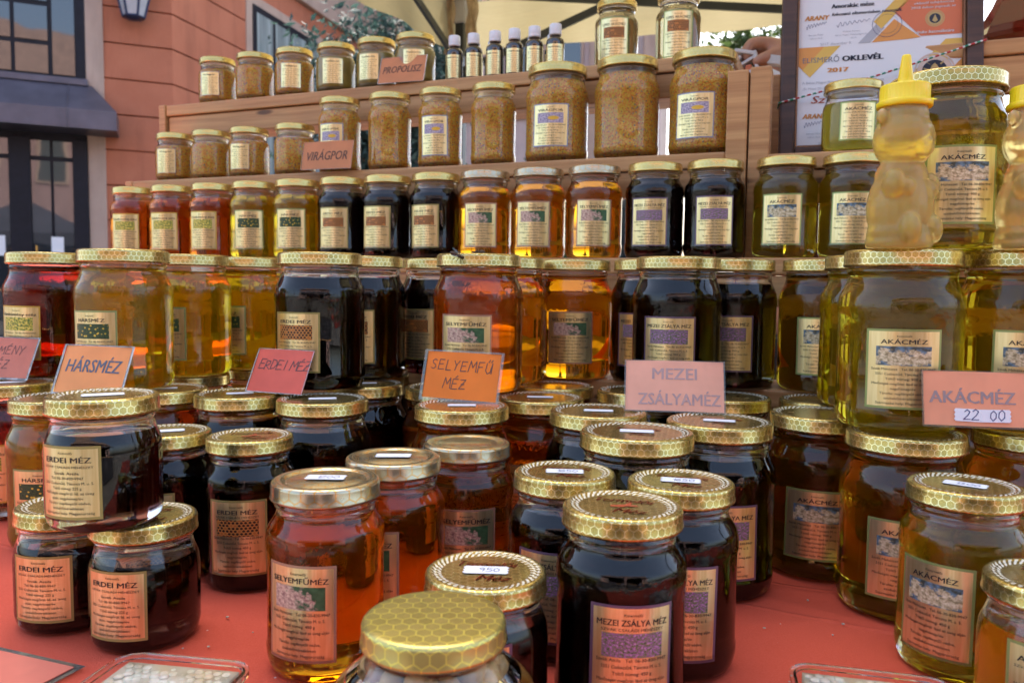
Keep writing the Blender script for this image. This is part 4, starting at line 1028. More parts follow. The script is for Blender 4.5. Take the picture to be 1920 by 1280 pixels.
# ------------------------------------------------------------------ every jar: kind, place (m), filling, label, turn of the label, lid, description, group, price label, extras
JARS = [
    ('honey_jar', 'S', -0.3173, 0.5651, 0.0000, 'erdei', 'erdei', -32, 'gold', 'small dark forest honey jar on the cloth half hidden behind its twin', 'honey jar', 'small dark forest honey jars', None, {}),
    ('honey_jar', 'S', -0.2508, 0.5386, 0.0000, 'erdei', 'erdei', -33, 'gold', 'small dark forest honey jar carrying the stacked one, beside the comb box', 'honey jar', 'small dark forest honey jars', None, {'lidprint': True}),
    ('honey_jar', 'S', -0.2682, 0.5215, 0.0850, 'erdei', 'erdei', -37, 'gold', 'small dark forest honey jar stacked on top of two others, price label on its lid', 'honey jar', 'small dark forest honey jars', '', {'level': 0.061}),
    ('honey_jar', 'L', -0.4174, 0.7354, 0.0000, 'hars', 'hars', -24, 'gold', 'amber linden honey jar on the cloth behind the stacked small dark jars', 'honey jar', 'large honey jars standing on the red cloth', '', {}),
    ('honey_jar', 'L', -0.5260, 0.8364, 0.0000, 'neskdark', 'nesk', -38, 'gold', 'red-brown fennel honey jar on the cloth under the fennel card', 'honey jar', 'large honey jars standing on the red cloth', '', {}),
    ('honey_jar', 'L', -0.3509, 0.8021, 0.0000, 'brown', None, 0, 'gold', 'brown honey jar on the cloth under the linden honey jars', 'honey jar', 'large honey jars standing on the red cloth', '', {}),
    ('honey_jar', 'M', -0.2870, 0.6631, 0.0000, 'erdei', 'erdei', -30, 'gold', 'half-size dark forest honey jar squeezed between the stacked small jars and its labelled twin', 'honey jar', 'half-size honey jars at the front of the cloth', '', {}),
    ('honey_jar', 'M', -0.2132, 0.6470, 0.0000, 'erdei', 'erdei', -17, 'gold', 'half-size dark forest honey jar with salmon label next to the small stacked jars', 'honey jar', 'half-size honey jars at the front of the cloth', None, {'lidprint': True}),
    ('honey_jar', 'L', -0.2641, 0.7729, 0.0000, 'erdei', None, 0, 'gold', 'large dark forest honey jar beneath the pink card, the one nearer the linden jars', 'honey jar', 'large honey jars standing on the red cloth', '', {'lidprint': True}),
    ('honey_jar', 'L', -0.1767, 0.7435, 0.0000, 'erdei', 'erdei', -14, 'gold', 'large dark forest honey jar beneath the pink card, the one nearer the orange card', 'honey jar', 'large honey jars standing on the red cloth', '', {}),
    ('honey_jar', 'L', -0.0443, 0.7126, 0.0000, 'selyem', 'selyem', -10, 'gold', 'large orange milkweed honey jar with the bright orange card standing on its lid', 'honey jar', 'large honey jars standing on the red cloth', '', {}),
    ('honey_jar', 'L', -0.1590, 0.8632, 0.0000, 'erdei', None, 0, 'gold', 'large dark jar wedged behind the two dark jars under the pink card', 'honey jar', 'large honey jars standing on the red cloth', '', {}),
    ('honey_jar', 'L', -0.0700, 0.8418, 0.0000, 'brown', None, 0, 'gold', 'large brown honey jar hidden behind the jar that carries the orange card', 'honey jar', 'large honey jars standing on the red cloth', None, {}),
    ('honey_jar', 'L', 0.0944, 0.5936, 0.0000, 'zsalya', 'zsalya', 0, 'gold', 'large dark sage honey jar in front of the salmon sage card', 'honey jar', 'large honey jars standing on the red cloth', '', {'lidprint': True}),
    ('honey_jar', 'L', 0.1696, 0.6458, 0.0000, 'zsalya', 'zsalya', 9, 'gold', 'large dark sage honey jar at the acacia side of the salmon sage card', 'honey jar', 'large honey jars standing on the red cloth', '', {'lidprint': True}),
    ('honey_jar', 'L', 0.0761, 0.6911, 0.0000, 'zsalya', 'zsalya', -10, 'gold', 'large dark sage honey jar at the milkweed side of the salmon sage card', 'honey jar', 'large honey jars standing on the red cloth', '', {}),
    ('honey_jar', 'L', 0.0280, 0.7720, 0.0000, 'selyem', 'selyem', -20, 'gold', 'large orange milkweed honey jar with a wasp on its lid beside the sage jars', 'honey jar', 'large honey jars standing on the red cloth', '', {}),
    ('honey_jar', 'L', 0.0470, 0.8660, 0.0000, 'selyem', None, 0, 'gold', 'large milkweed honey jar against the wooden step behind the one with the wasp', 'honey jar', 'large honey jars standing on the red cloth', None, {}),
    ('honey_jar', 'L', 0.1320, 0.8320, 0.0000, 'zsalya', None, 0, 'gold', 'large sage honey jar against the wooden step hidden behind the salmon card', 'honey jar', 'large honey jars standing on the red cloth', None, {}),
    ('honey_jar', 'L', 0.2155, 0.7930, 0.0000, 'zsalya', None, 0, 'gold', 'large sage honey jar against the wooden step between card and acacia jars', 'honey jar', 'large honey jars standing on the red cloth', None, {}),
    ('honey_jar', 'L', 0.3019, 0.6059, 0.0000, 'akacshade', 'akac', 4, 'gold', 'large acacia honey jar on the cloth carrying another acacia jar and the priced card', 'honey jar', 'large honey jars standing on the red cloth', None, {}),
    ('honey_jar', 'L', 0.2700, 0.6920, 0.0000, 'akacshade', 'akac', 0, 'gold', 'large acacia honey jar on the cloth next to the dark sage jars', 'honey jar', 'large honey jars standing on the red cloth', None, {}),
    ('honey_jar', 'L', 0.3060, 0.7770, 0.0000, 'akacshade', None, 0, 'gold', 'large acacia honey jar against the wooden step behind the other acacia jars', 'honey jar', 'large honey jars standing on the red cloth', None, {}),
    ('honey_jar', 'L', 0.4069, 0.6166, 0.0000, 'akac', 'akac', 8, 'gold', 'large acacia honey jar on the cloth under the far end of the priced card', 'honey jar', 'large honey jars standing on the red cloth', None, {}),
    ('honey_jar', 'M', 0.2942, 0.5099, 0.0000, 'akac', 'akac', -23, 'gold', 'half-size acacia honey jar with price label on its lid in front of the priced card', 'honey jar', 'half-size honey jars at the front of the cloth', '1300', {'stick_rot': -8}),
    ('honey_jar', 'S', 0.3039, 0.4370, 0.0000, 'akac', 'akac', 3, 'gold', 'small acacia honey jar at the table edge beside a comb box', 'honey jar', None, None, {'lidprint': True}),
    ('honey_jar', 'M', -0.1182, 0.5051, 0.0000, 'selyem', 'selyem', -27, 'silver', 'half-size orange milkweed honey jar with silver lid, foremost of its three on the cloth', 'honey jar', 'half-size honey jars at the front of the cloth', '1200', {'stick_rot': -14}),
    ('honey_jar', 'M', -0.0850, 0.5730, 0.0000, 'selyem', 'selyem', -30, 'silver', 'half-size orange milkweed honey jar with silver lid and price label, middle of its three', 'honey jar', 'half-size honey jars at the front of the cloth', '', {'stick_rot': -6}),
    ('honey_jar', 'M', -0.0348, 0.6295, 0.0000, 'selyem', 'selyem', 0, 'silver', 'half-size orange milkweed honey jar with bare silver lid below the orange card', 'honey jar', 'half-size honey jars at the front of the cloth', None, {}),
    ('honey_jar', 'M', 0.0367, 0.5331, 0.0000, 'zsalya', 'zsalya', -14, 'gold', 'half-size sage honey jar with a price label, on the nut jar side of its twins', 'honey jar', 'half-size honey jars at the front of the cloth', '1650', {'lidprint': True}),
    ('honey_jar', 'M', 0.0645, 0.4514, 0.0000, 'zsalya', 'zsalya', 11, 'gold', 'half-size sage honey jar without price label, its red bee print showing on the lid', 'honey jar', 'half-size honey jars at the front of the cloth', None, {'lidprint': True}),
    ('honey_jar', 'M', 0.1105, 0.5115, 0.0000, 'zsalya', 'zsalya', 3, 'gold', 'half-size sage honey jar with a price label, on the acacia side of its twins', 'honey jar', 'half-size honey jars at the front of the cloth', '1650', {'lidprint': True}),
    ('honey_jar', 'S', -0.0131, 0.4398, 0.0000, 'zsalya', 'zsalya', -11, 'gold', 'small sage honey jar behind the nut jar, price label 950 on its lid', 'honey jar', None, '950', {'lidprint': True, 'stick_rot': -4}),
    ('honey_jar', 'L', -0.5293, 0.9146, 0.1375, 'neskdark', 'nesk', -45, 'gold', 'large red-brown fennel honey jar standing behind the fennel card', 'honey jar', 'large honey jars on top of the first layer', None, {}),
    ('honey_jar', 'L', -0.3878, 0.8006, 0.1375, 'hars', 'hars', -42, 'gold', 'large golden linden honey jar behind the linden card, foremost of three', 'honey jar', 'large honey jars on top of the first layer', None, {}),
    ('honey_jar', 'L', -0.3725, 0.9268, 0.1375, 'hars', 'hars', -40, 'gold', 'large golden linden honey jar, middle of the three linden jars', 'honey jar', 'large honey jars on top of the first layer', None, {}),
    ('honey_jar', 'L', -0.3302, 1.0081, 0.1375, 'hars', 'hars', -40, 'gold', 'large golden linden honey jar, rearmost of three and next to the dark forest jars', 'honey jar', 'large honey jars on top of the first layer', None, {}),
    ('honey_jar', 'L', -0.1971, 0.8210, 0.1375, 'erdei', 'erdei', -34, 'gold', 'large dark forest honey jar directly behind the pink card', 'honey jar', 'large honey jars on top of the first layer', None, {}),
    ('honey_jar', 'L', -0.1680, 0.9147, 0.1375, 'erdei', 'erdei', -21, 'gold', 'large dark forest honey jar, middle of the three above the pink card', 'honey jar', 'large honey jars on top of the first layer', None, {}),
    ('honey_jar', 'L', -0.0900, 0.9700, 0.1375, 'erdei', 'erdei', -39, 'gold', 'large dark forest honey jar half behind the milkweed jar, rearmost of three', 'honey jar', 'large honey jars on top of the first layer', None, {}),
    ('honey_jar', 'L', -0.0344, 0.8105, 0.1375, 'selyem', 'selyem', -17, 'gold', 'large orange milkweed honey jar behind the bright orange card, wasps on its lid', 'honey jar', 'large honey jars on top of the first layer', None, {}),
    ('honey_jar', 'L', -0.0063, 0.8976, 0.1375, 'selyem', None, 0, 'gold', 'large milkweed honey jar with no label showing, between two labelled ones', 'honey jar', 'large honey jars on top of the first layer', None, {}),
    ('honey_jar', 'L', 0.0722, 0.9449, 0.1375, 'selyem', 'selyem', -5, 'gold', 'large glowing milkweed honey jar standing on the wooden step', 'honey jar', 'large honey jars on top of the first layer', None, {}),
    ('honey_jar', 'L', 0.1577, 0.9119, 0.1375, 'zsalya', 'zsalya', -17, 'gold', 'large sage honey jar peeping out behind the jar above the salmon card', 'honey jar', 'large honey jars on top of the first layer', None, {}),
    ('honey_jar', 'L', 0.1689, 0.8208, 0.1375, 'zsalya', 'zsalya', -10, 'gold', 'large dark sage honey jar right behind the salmon sage card', 'honey jar', 'large honey jars on top of the first layer', None, {}),
    ('honey_jar', 'L', 0.2420, 0.8760, 0.1375, 'zsalya', 'zsalya', -7, 'gold', 'large sage honey jar on the wooden step next to the acacia jars', 'honey jar', 'large honey jars on top of the first layer', None, {}),
    ('honey_jar', 'L', 0.3288, 0.8468, 0.1375, 'akacshade', 'akac', 1, 'gold', 'large acacia honey jar on the wooden step next to the dark sage jars', 'honey jar', 'large honey jars on top of the first layer', None, {}),
    ('honey_jar', 'L', 0.3294, 0.7324, 0.1375, 'akac', None, 0, 'gold', 'large acacia honey jar with no label showing, behind the one carrying the bear bottle', 'honey jar', 'large honey jars on top of the first layer', None, {}),
    ('honey_jar', 'L', 0.3031, 0.6256, 0.1375, 'akac', 'akac', 5, 'gold', 'large acacia honey jar carrying a bear bottle, behind the priced card', 'honey jar', 'large honey jars on top of the first layer', None, {}),
    ('honey_jar', 'L', 0.3972, 0.6257, 0.1375, 'akac', 'akac', 12, 'gold', 'large acacia honey jar at the end of the upper layer carrying the other bear bottle', 'honey jar', 'large honey jars on top of the first layer', None, {}),
    ('honey_jar', 'L', 0.4317, 0.7767, 0.1375, 'akac', None, 0, 'gold', 'large acacia honey jar squeezed in behind the two that carry bear bottles', 'honey jar', 'large honey jars on top of the first layer', None, {}),
    ('honey_jar', 'L', 0.3440, 0.6500, 0.2750, 'akac', 'akac', 18, 'gold', 'large acacia honey jar raised between the two bear bottles', 'honey jar', None, None, {}),
    ('honey_jar', 'M', -0.6445, 1.3713, 0.2800, 'nesk', 'nesk', -26, 'plain', 'half-size red-orange fennel honey jar at the open end of the middle shelf', 'honey jar', 'honey jars along the middle shelf', None, {}),
    ('honey_jar', 'M', -0.5648, 1.3391, 0.2800, 'nesk', 'nesk', -27, 'plain', 'half-size red-orange fennel honey jar, middle of the three fennel jars on the middle shelf', 'honey jar', 'honey jars along the middle shelf', None, {}),
    ('honey_jar', 'M', -0.4857, 1.3071, 0.2800, 'nesk', 'nesk', -30, 'plain', 'half-size red-orange fennel honey jar next to the linden jars on the middle shelf', 'honey jar', 'honey jars along the middle shelf', None, {}),
    ('honey_jar', 'M', -0.4094, 1.2763, 0.2800, 'hars', 'hars', -16, 'plain', 'half-size golden linden honey jar beside the fennel jars on the middle shelf', 'honey jar', 'honey jars along the middle shelf', None, {}),
    ('honey_jar', 'M', -0.3321, 1.2450, 0.2800, 'hars', 'hars', -20, 'plain', 'half-size golden linden honey jar beside the black forest jars on the middle shelf', 'honey jar', 'honey jars along the middle shelf', None, {}),
    ('honey_jar', 'M', -0.2567, 1.2146, 0.2800, 'erdei', 'erdei', -25, 'plain', 'half-size black forest honey jar beside the linden jars on the middle shelf', 'honey jar', 'honey jars along the middle shelf', None, {}),
    ('honey_jar', 'M', -0.1849, 1.1856, 0.2800, 'erdei', 'erdei', -30, 'plain', 'half-size black forest honey jar, middle of the three on the middle shelf', 'honey jar', 'honey jars along the middle shelf', None, {}),
    ('honey_jar', 'M', -0.1110, 1.1557, 0.2800, 'erdei', 'erdei', -30, 'plain', 'half-size black forest honey jar beside the silver-lidded jars on the middle shelf', 'honey jar', 'honey jars along the middle shelf', None, {}),
    ('honey_jar', 'M', -0.0399, 1.1270, 0.2800, 'selyem', 'selyem', -11, 'silver', 'half-size amber milkweed honey jar, silver lid, beside the black forest jars on the shelf', 'honey jar', 'honey jars along the middle shelf', None, {}),
    ('honey_jar', 'M', 0.0333, 1.0974, 0.2800, 'selyem', 'selyem', -12, 'silver', 'half-size amber milkweed honey jar, silver lid, middle of the three on the shelf', 'honey jar', 'honey jars along the middle shelf', None, {}),
    ('honey_jar', 'M', 0.1062, 1.0680, 0.2800, 'selyem', 'selyem', 0, 'silver', 'half-size amber milkweed honey jar, silver lid, beside the sage jars on the shelf', 'honey jar', 'honey jars along the middle shelf', None, {}),
    ('honey_jar', 'M', 0.1810, 1.0378, 0.2800, 'zsalya', 'zsalya', -11, 'plain', 'half-size dark sage honey jar beside the amber milkweed jars on the middle shelf', 'honey jar', 'honey jars along the middle shelf', None, {}),
    ('honey_jar', 'M', 0.2510, 1.0096, 0.2800, 'zsalya', 'zsalya', 0, 'plain', 'half-size dark sage honey jar beside the post on the middle shelf', 'honey jar', 'honey jars along the middle shelf', None, {}),
    ('honey_jar', 'M', 0.3286, 0.9781, 0.2800, 'akac', 'akac', -6, 'plain', 'half-size pale acacia honey jar beside the post on the middle shelf', 'honey jar', 'honey jars along the middle shelf', None, {}),
    ('honey_jar', 'M', 0.3984, 0.9506, 0.2800, 'akac', 'akac', 0, 'plain', 'half-size pale acacia honey jar half hidden by the bear bottle', 'honey jar', 'honey jars along the middle shelf', None, {}),
    ('pollen_jar', 'PS', -0.6048, 1.4491, 0.4200, 'pollen', 'virag', -31, 'plain', 'small labelled pollen jar at the open end of the second shelf', 'pollen jar', 'pollen jars along the second shelf', None, {}),
    ('pollen_jar', 'PS', -0.5296, 1.4187, 0.4200, 'pollen', None, -31, 'plain', 'small pollen jar showing no label between two labelled ones on the second shelf', 'pollen jar', 'pollen jars along the second shelf', None, {}),
    ('pollen_jar', 'PS', -0.4534, 1.3879, 0.4200, 'pollen', 'virag', -31, 'plain', 'small labelled pollen jar between two bare ones on the second shelf', 'pollen jar', 'pollen jars along the second shelf', None, {}),
    ('pollen_jar', 'PS', -0.3654, 1.3523, 0.4200, 'pollen', None, -31, 'plain', 'small pollen jar showing no label beside the pollen card', 'pollen jar', 'pollen jars along the second shelf', None, {}),
    ('pollen_jar', 'P', -0.2836, 1.3193, 0.4200, 'pollen', 'virag', -28, 'plain', 'tall pollen jar with picture label right behind the pollen card', 'pollen jar', 'pollen jars along the second shelf', None, {}),
    ('pollen_jar', 'P', -0.1971, 1.2843, 0.4200, 'pollen', None, 0, 'plain', 'tall pollen jar showing no label beside the one behind the pollen card', 'pollen jar', 'pollen jars along the second shelf', None, {}),
    ('pollen_jar', 'P', -0.1142, 1.2509, 0.4200, 'pollen', 'virag', -18, 'plain', 'tall pollen jar with picture label between two unlabelled ones', 'pollen jar', 'pollen jars along the second shelf', None, {}),
    ('pollen_jar', 'P', -0.0316, 1.2175, 0.4200, 'pollen', None, 0, 'plain', 'tall pollen jar showing no label next to the big pollen jars', 'pollen jar', 'pollen jars along the second shelf', None, {}),
    ('pollen_jar', 'L', 0.0615, 1.1799, 0.4200, 'pollen', 'virag', -13, 'plain', 'big pollen jar with picture label under the brown propolis bottles', 'pollen jar', 'pollen jars along the second shelf', None, {}),
    ('pollen_jar', 'L', 0.1569, 1.1413, 0.4200, 'pollen', None, 0, 'plain', 'big pollen jar showing no label between the two labelled ones', 'pollen jar', 'pollen jars along the second shelf', None, {}),
    ('pollen_jar', 'L', 0.2547, 1.1018, 0.4200, 'pollen', 'virag', -15, 'plain', 'big pollen jar with picture label beside the wooden post', 'pollen jar', 'pollen jars along the second shelf', None, {}),
    ('pollen_jar', 'PS', -0.5528, 1.5176, 0.5700, 'pollen', 'virag', -27, 'plain', 'small pollen jar with label at the open end of the top shelf', 'pollen jar', 'small jars along the top shelf', None, {}),
    ('pollen_jar', 'PS', -0.4731, 1.4854, 0.5700, 'pollen', None, 0, 'plain', 'small pollen jar showing no label on the top shelf', 'pollen jar', 'small jars along the top shelf', None, {}),
    ('pollen_jar', 'PS', -0.3926, 1.4529, 0.5700, 'pollen', 'virag', -12, 'plain', 'small pollen jar with label beside the creamed honey on the top shelf', 'pollen jar', 'small jars along the top shelf', None, {}),
    ('honey_jar', 'PS', -0.3115, 1.4201, 0.5700, 'cream', 'propolis', -11, 'plain', 'small creamed propolis honey jar beside the pollen jars on the top shelf', 'honey jar', 'small jars along the top shelf', None, {}),
    ('honey_jar', 'PS', -0.2360, 1.3896, 0.5700, 'cream', 'propolis', -25, 'plain', 'small creamed propolis honey jar half covered by the propolis card', 'honey jar', 'small jars along the top shelf', None, {}),
    ('honey_jar', 'PS', -0.1665, 1.3615, 0.5700, 'cream', 'propolis', -5, 'plain', 'small creamed propolis honey jar standing right behind the propolis card', 'honey jar', 'small jars along the top shelf', None, {}),
    ('honey_jar', 'LA', 0.1617, 1.3152, 0.5700, 'comb', 'lepes', -7, 'plain', 'tall pale comb honey jar on the top shelf nearer the brown bottles', 'honey jar', 'small jars along the top shelf', None, {}),
    ('honey_jar', 'LA', 0.2530, 1.2783, 0.5700, 'comb', 'lepes', 0, 'plain', 'tall pale comb honey jar on the top shelf nearer the wooden post', 'honey jar', 'small jars along the top shelf', None, {}),
    ('honey_jar', 'S', 0.4190, 1.0100, 0.4120, 'akac', 'akac', 11, 'plain', 'small acacia honey jar in front of the framed certificate', 'honey jar', None, None, {}),
    ('honey_jar', 'S', 0.5300, 0.9970, 0.4120, 'akac', None, 0, 'gold', 'small jar hidden behind the raised acacia jar in front of the certificate', 'honey jar', None, None, {}),
    ('honey_jar', 'L', -0.5320, 0.9300, 0.0000, 'neskdark', None, 0, 'gold', 'large fennel honey jar on the cloth bearing the upper fennel jar', 'honey jar', 'large honey jars standing on the red cloth', None, {}),
    ('honey_jar', 'L', -0.3740, 0.9300, 0.0000, 'hars', None, 0, 'gold', 'large linden honey jar on the cloth bearing the middle linden jar', 'honey jar', 'large honey jars standing on the red cloth', None, {}),
    ('honey_jar', 'L', -0.3220, 1.0120, 0.0000, 'hars', None, 0, 'gold', 'large linden honey jar on the cloth bearing the rearmost linden jar', 'honey jar', 'large honey jars standing on the red cloth', None, {}),
    ('honey_jar', 'L', -0.1660, 0.9570, 0.0000, 'erdei', None, 0, 'gold', 'large forest honey jar on the cloth hidden under the middle upper forest jar', 'honey jar', 'large honey jars standing on the red cloth', None, {}),
    ('honey_jar', 'L', 0.4270, 0.7660, 0.0000, 'akac', None, 0, 'gold', 'large acacia honey jar on the cloth under the jar squeezed behind the bear bottles', 'honey jar', 'large honey jars standing on the red cloth', None, {}),
]
for nm, t, x, y, z, fill, kind, dl, lid, lab, cat, grp, st, kw in JARS:
    make_jar(nm, t, x, y, z, fill, kind, dl, lid, lab, cat, grp, sticker=st, **kw)

# ------------------------------------------------------------------ nut jar at the front
nj = make_jar('nut_jar', 'N', -.0355, .3700, 0, 'brown', None, 0, 'yellow', 'squat jar of nuts in honey with a yellow comb lid at the table edge', 'nut jar', None, level=.058)
NUT = plain('nut_kernel', (.66, .42, .16), .45, var=.35, scale=60); NUTS = plain('nut_skin', (.30, .11, .03), .5, var=.3, scale=80)
rn = random.Random(11)
nme = [pydata('nut', *ellipsoid_data((0, 0, 0), (.0095, .0065, .0062), 12, 8), [NUT], True), pydata('nut', *ellipsoid_data((0, 0, 0), (.0085, .0075, .007), 12, 8), [NUTS], True)]
for k in range(150):
    a = rn.uniform(0, 6.28); z = rn.uniform(.014, .066); rmax = (.0385 if z < .045 else .0385 - (z - .045) * .75)
    rr = rmax * (1 if rn.random() < .75 else rn.random() ** .5)
    o = obj('nut', nme[rn.random() < .3], nj, loc=(rr * math.cos(a), rr * math.sin(a), z), rot=(rn.uniform(0, 6), rn.uniform(0, 6), rn.uniform(0, 6)))

# ------------------------------------------------------------------ name cards in clear sleeves
def mat_card(name, c, rough=.22):
    m, ns, ls, out = newmat(name)
    co = objco(ns); f = tex_noise(ns, ls, co, 35, 3); g = tex_noise(ns, ls, co, 320, 2)
    base = ramp(ns, ls, f, [(.3, [x * .92 for x in c]), (.7, [min(1, x * 1.06) for x in c])])
    p = prin(ns, ls, out, base, .55, 0, Specular_IOR_Level=.2, Coat_Weight=.10, Coat_Roughness=rough)
    b = bump(ns, ls, tex_noise(ns, ls, vmath(ns, ls, 'MULTIPLY', co, (1, 1, 2.2)), 45, 2), .12, .002); ls.new(b, p.inputs['Coat Normal']); return m
def mat_sleeve():
    m, ns, ls, out = newmat('clear_plastic_sleeve')
    g = nd(ns, 'ShaderNodeBsdfGlossy', i_Roughness=.15, i_Color=(1, 1, 1, 1)); t = nd(ns, 'ShaderNodeBsdfTransparent', i_Color=(.95, .93, .88, 1)); d = nd(ns, 'ShaderNodeBsdfDiffuse', i_Color=(.7, .66, .56, 1))
    fr = nd(ns, 'ShaderNodeFresnel', i_IOR=1.5); b = bump(ns, ls, tex_noise(ns, ls, objco(ns), 60, 2), .2, .002); ls.new(b, g.inputs['Normal'])
    m1 = nd(ns, 'ShaderNodeMixShader', i_Fac=.07); ls.new(t.outputs[0], m1.inputs[1]); ls.new(d.outputs[0], m1.inputs[2])
    m2 = nd(ns, 'ShaderNodeMixShader'); ls.new(fr.outputs[0], m2.inputs[0]); ls.new(m1.outputs[0], m2.inputs[1]); ls.new(g.outputs[0], m2.inputs[2]); ls.new(m2.outputs[0], out.inputs[0]); return m
SLEEVE = mat_sleeve()
PENGREY = plain('pencil_dark_ink', (.10, .055, .05), .6); BLUEGREY = plain('slate_print', (.10, .12, .16), .5); PALEGREY = plain('pale_slate_print', (.36, .27, .26), .5); FADED = plain('faded_print', (.52, .33, .30), .5); BROWNPR = plain('brown_print', (.10, .045, .02), .5)
def card(name, loc, yaw, W, Hc, lean, mat, ink, writing, label, sleeve=.0022, extra=None):
    root = empty(name, loc); root.rotation_euler = (-(math.pi / 2 - R(lean)), 0, R(yaw))
    tag(root, label, 'sign card', 'name cards of the honeys')
    bow = .0011; n = 10                                           # the paper is slightly curled
    yb = lambda x: bow * (2 * x / W) ** 2
    cv = [(-W / 2 + W * i / n, yb(-W / 2 + W * i / n) + dy, z_) for dy in (-.0003, .0003) for z_ in (0, Hc) for i in range(n + 1)]; m_ = n + 1
    cf = [q for i in range(n) for q in ((i, i + 1, m_ + i + 1, m_ + i), (2 * m_ + i + 1, 2 * m_ + i, 3 * m_ + i, 3 * m_ + i + 1), (m_ + i, m_ + i + 1, 3 * m_ + i + 1, 3 * m_ + i), (i + 1, i, 2 * m_ + i, 2 * m_ + i + 1))] + [(0, m_, 3 * m_, 2 * m_), (n, 2 * m_ + n, 3 * m_ + n, m_ + n)]
    obj('card', pydata('card', cv, cf, [mat]), root)
    s = sleeve
    fr = merge(box_data(W + 2 * s, .0003, s, 0, 0, -s / 2 + .0), box_data(W + 2 * s, .0003, s * .5, 0, 0, Hc + s * .25), box_data(s, .0003, Hc, -W / 2 - s / 2, 0, Hc / 2), box_data(s, .0003, Hc, W / 2 + s / 2, 0, Hc / 2))
    if s: obj('sleeve_edge', pydata('sleeve_edge', *fr, [SLEEVE]), root, loc=(0, 0, 0))
    if writing:
        
        for w_ in writing:
            v, f = upright(w_, .00055); v = [(x_, y_ + yb(x_), z_) for x_, y_, z_ in v]; obj('lettering', pydata('lettering', v, f, [ink]), root)
    if extra: extra(root, W, Hc)
    return root
ORANGE = mat_card('orange_card', (.95, .23, .025)); PEACH = mat_card('peach_card', (.90, .34, .11)); SALM = mat_card('salmon_card', (.86, .36, .20)); PINKC = mat_card('pink_red_card', (.72, .13, .085)); BROWNC = mat_card('brown_orange_card', (.62, .24, .10), .35)
card('name_card', (-.1862, 1.322, .569), -19, .082, .0466, 72, BROWNC, BROWNPR, [text_line('PROPOLISZ', 0, .0175, .0125, width=.070, bold=.012, shear=.2)], 'brown-orange propolis card leaning on the small jars of the top shelf', 0.0006)
card('name_card', (-.2925, 1.2550, .4195), -19, .0885, .0450, 77, BROWNC, BROWNPR, [text_line('VIRÁGPOR', 0, .0145, .0145, width=.072, bold=.012, shear=.2)], 'brown-orange pollen card leaning on the tall pollen jars', .0006)
card('name_card', (-.3920, .7310, .1390), -16, .0755, .0460, 67, PEACH, BLUEGREY, [text_line('HÁRSMÉZ', 0, .0205, .0125, width=.062, bold=.016, shear=.12)], 'peach linden honey card behind the stacked small jars')
card('name_card', (-.5596, .8500, .1390), -14, .0982, .0446, 66, mat_card('dusty_red_card', (.62, .20, .13)), PENGREY, [handwriting('ÉDESKÖMÉNY', -.046, .026, .0095, seed=4), handwriting('MÉZ', -.004, .0095, .0095, seed=5)], 'dusty red handwritten fennel card at the end of the stall')
card('name_card', (-.227, .7560, .1388), -22, .0640, .0444, 62, PINKC, PENGREY, [handwriting('ERDEI MÉZ', -.0265, .0235, .0095, pitch=.74, pen=.085, seed=2)], 'pink-red handwritten forest honey card', .0008)
card('name_card', (-.0495, .7330, .1375), -26, .0785, .0440, 75, ORANGE, PENGREY, [handwriting('SELYEMFŰ', -.034, .0275, .0095, pitch=.86, pen=.08, seed=3, slope=-.03), handwriting('MÉZ', -.018, .0095, .0095, pen=.08, seed=6)], 'bright orange handwritten milkweed honey card', .003)
card('name_card', (.1406, .6830, .1368), -8, .084, .0455, 66, mat_card('faded_salmon_card', (.88, .42, .28)), FADED, [text_line('MEZEI', 0, .0285, .0105, width=.038, bold=.016), text_line('ZSÁLYAMÉZ', .004, .0055, .0105, width=.070, bold=.016)], 'salmon printed sage honey card', .0012)
def price22(root, W, Hc):
    for dx, ang, s in ((-.0085, .03, '22'), (.0085, -.02, '00')):
        o = obj('price_sticker', sticker_mesh(), root, loc=(dx - .003 + .006, -.0007, .0075), rot=(math.pi / 2, ang, 0)); o.scale = (.78, .78, 1)
        if s not in _st: number_mesh(s)
        q = obj('price_number', _st[s], root, loc=(dx + .0025, -.00105 - (.0002 if s == '00' else 0), .0078), rot=(math.pi / 2, ang, 0)); q.scale = (1.25, 1.25, 1)
        if s == '00': o.location.y -= .0002
card('name_card', (.329, .5585, .1480), -10, .0700, .0385, 77, SALM, PALEGREY, [text_line('AKÁCMÉZ', -.003, .0160, .0088, width=.056, bold=.022)], 'salmon printed acacia card with the white price label 22 00', .0014, price22)
# card lying flat at the table edge
lc = empty('lying_card', (-0.3382, 0.4684, .0012), R(-19.6)); tag(lc, 'pink plastic-sleeved card lying flat on the cloth by the comb box', 'sign card')
obj('card', box_mesh('card', .115, .075, .0008, 0, mat_card('rose_card', (.74, .20, .13), .15)), lc, loc=(0, 0, .0006))
obj('sleeve_edge', box_mesh('sleeve_edge', .124, .084, .0002, 0, SLEEVE), lc, loc=(0, 0, .0001))

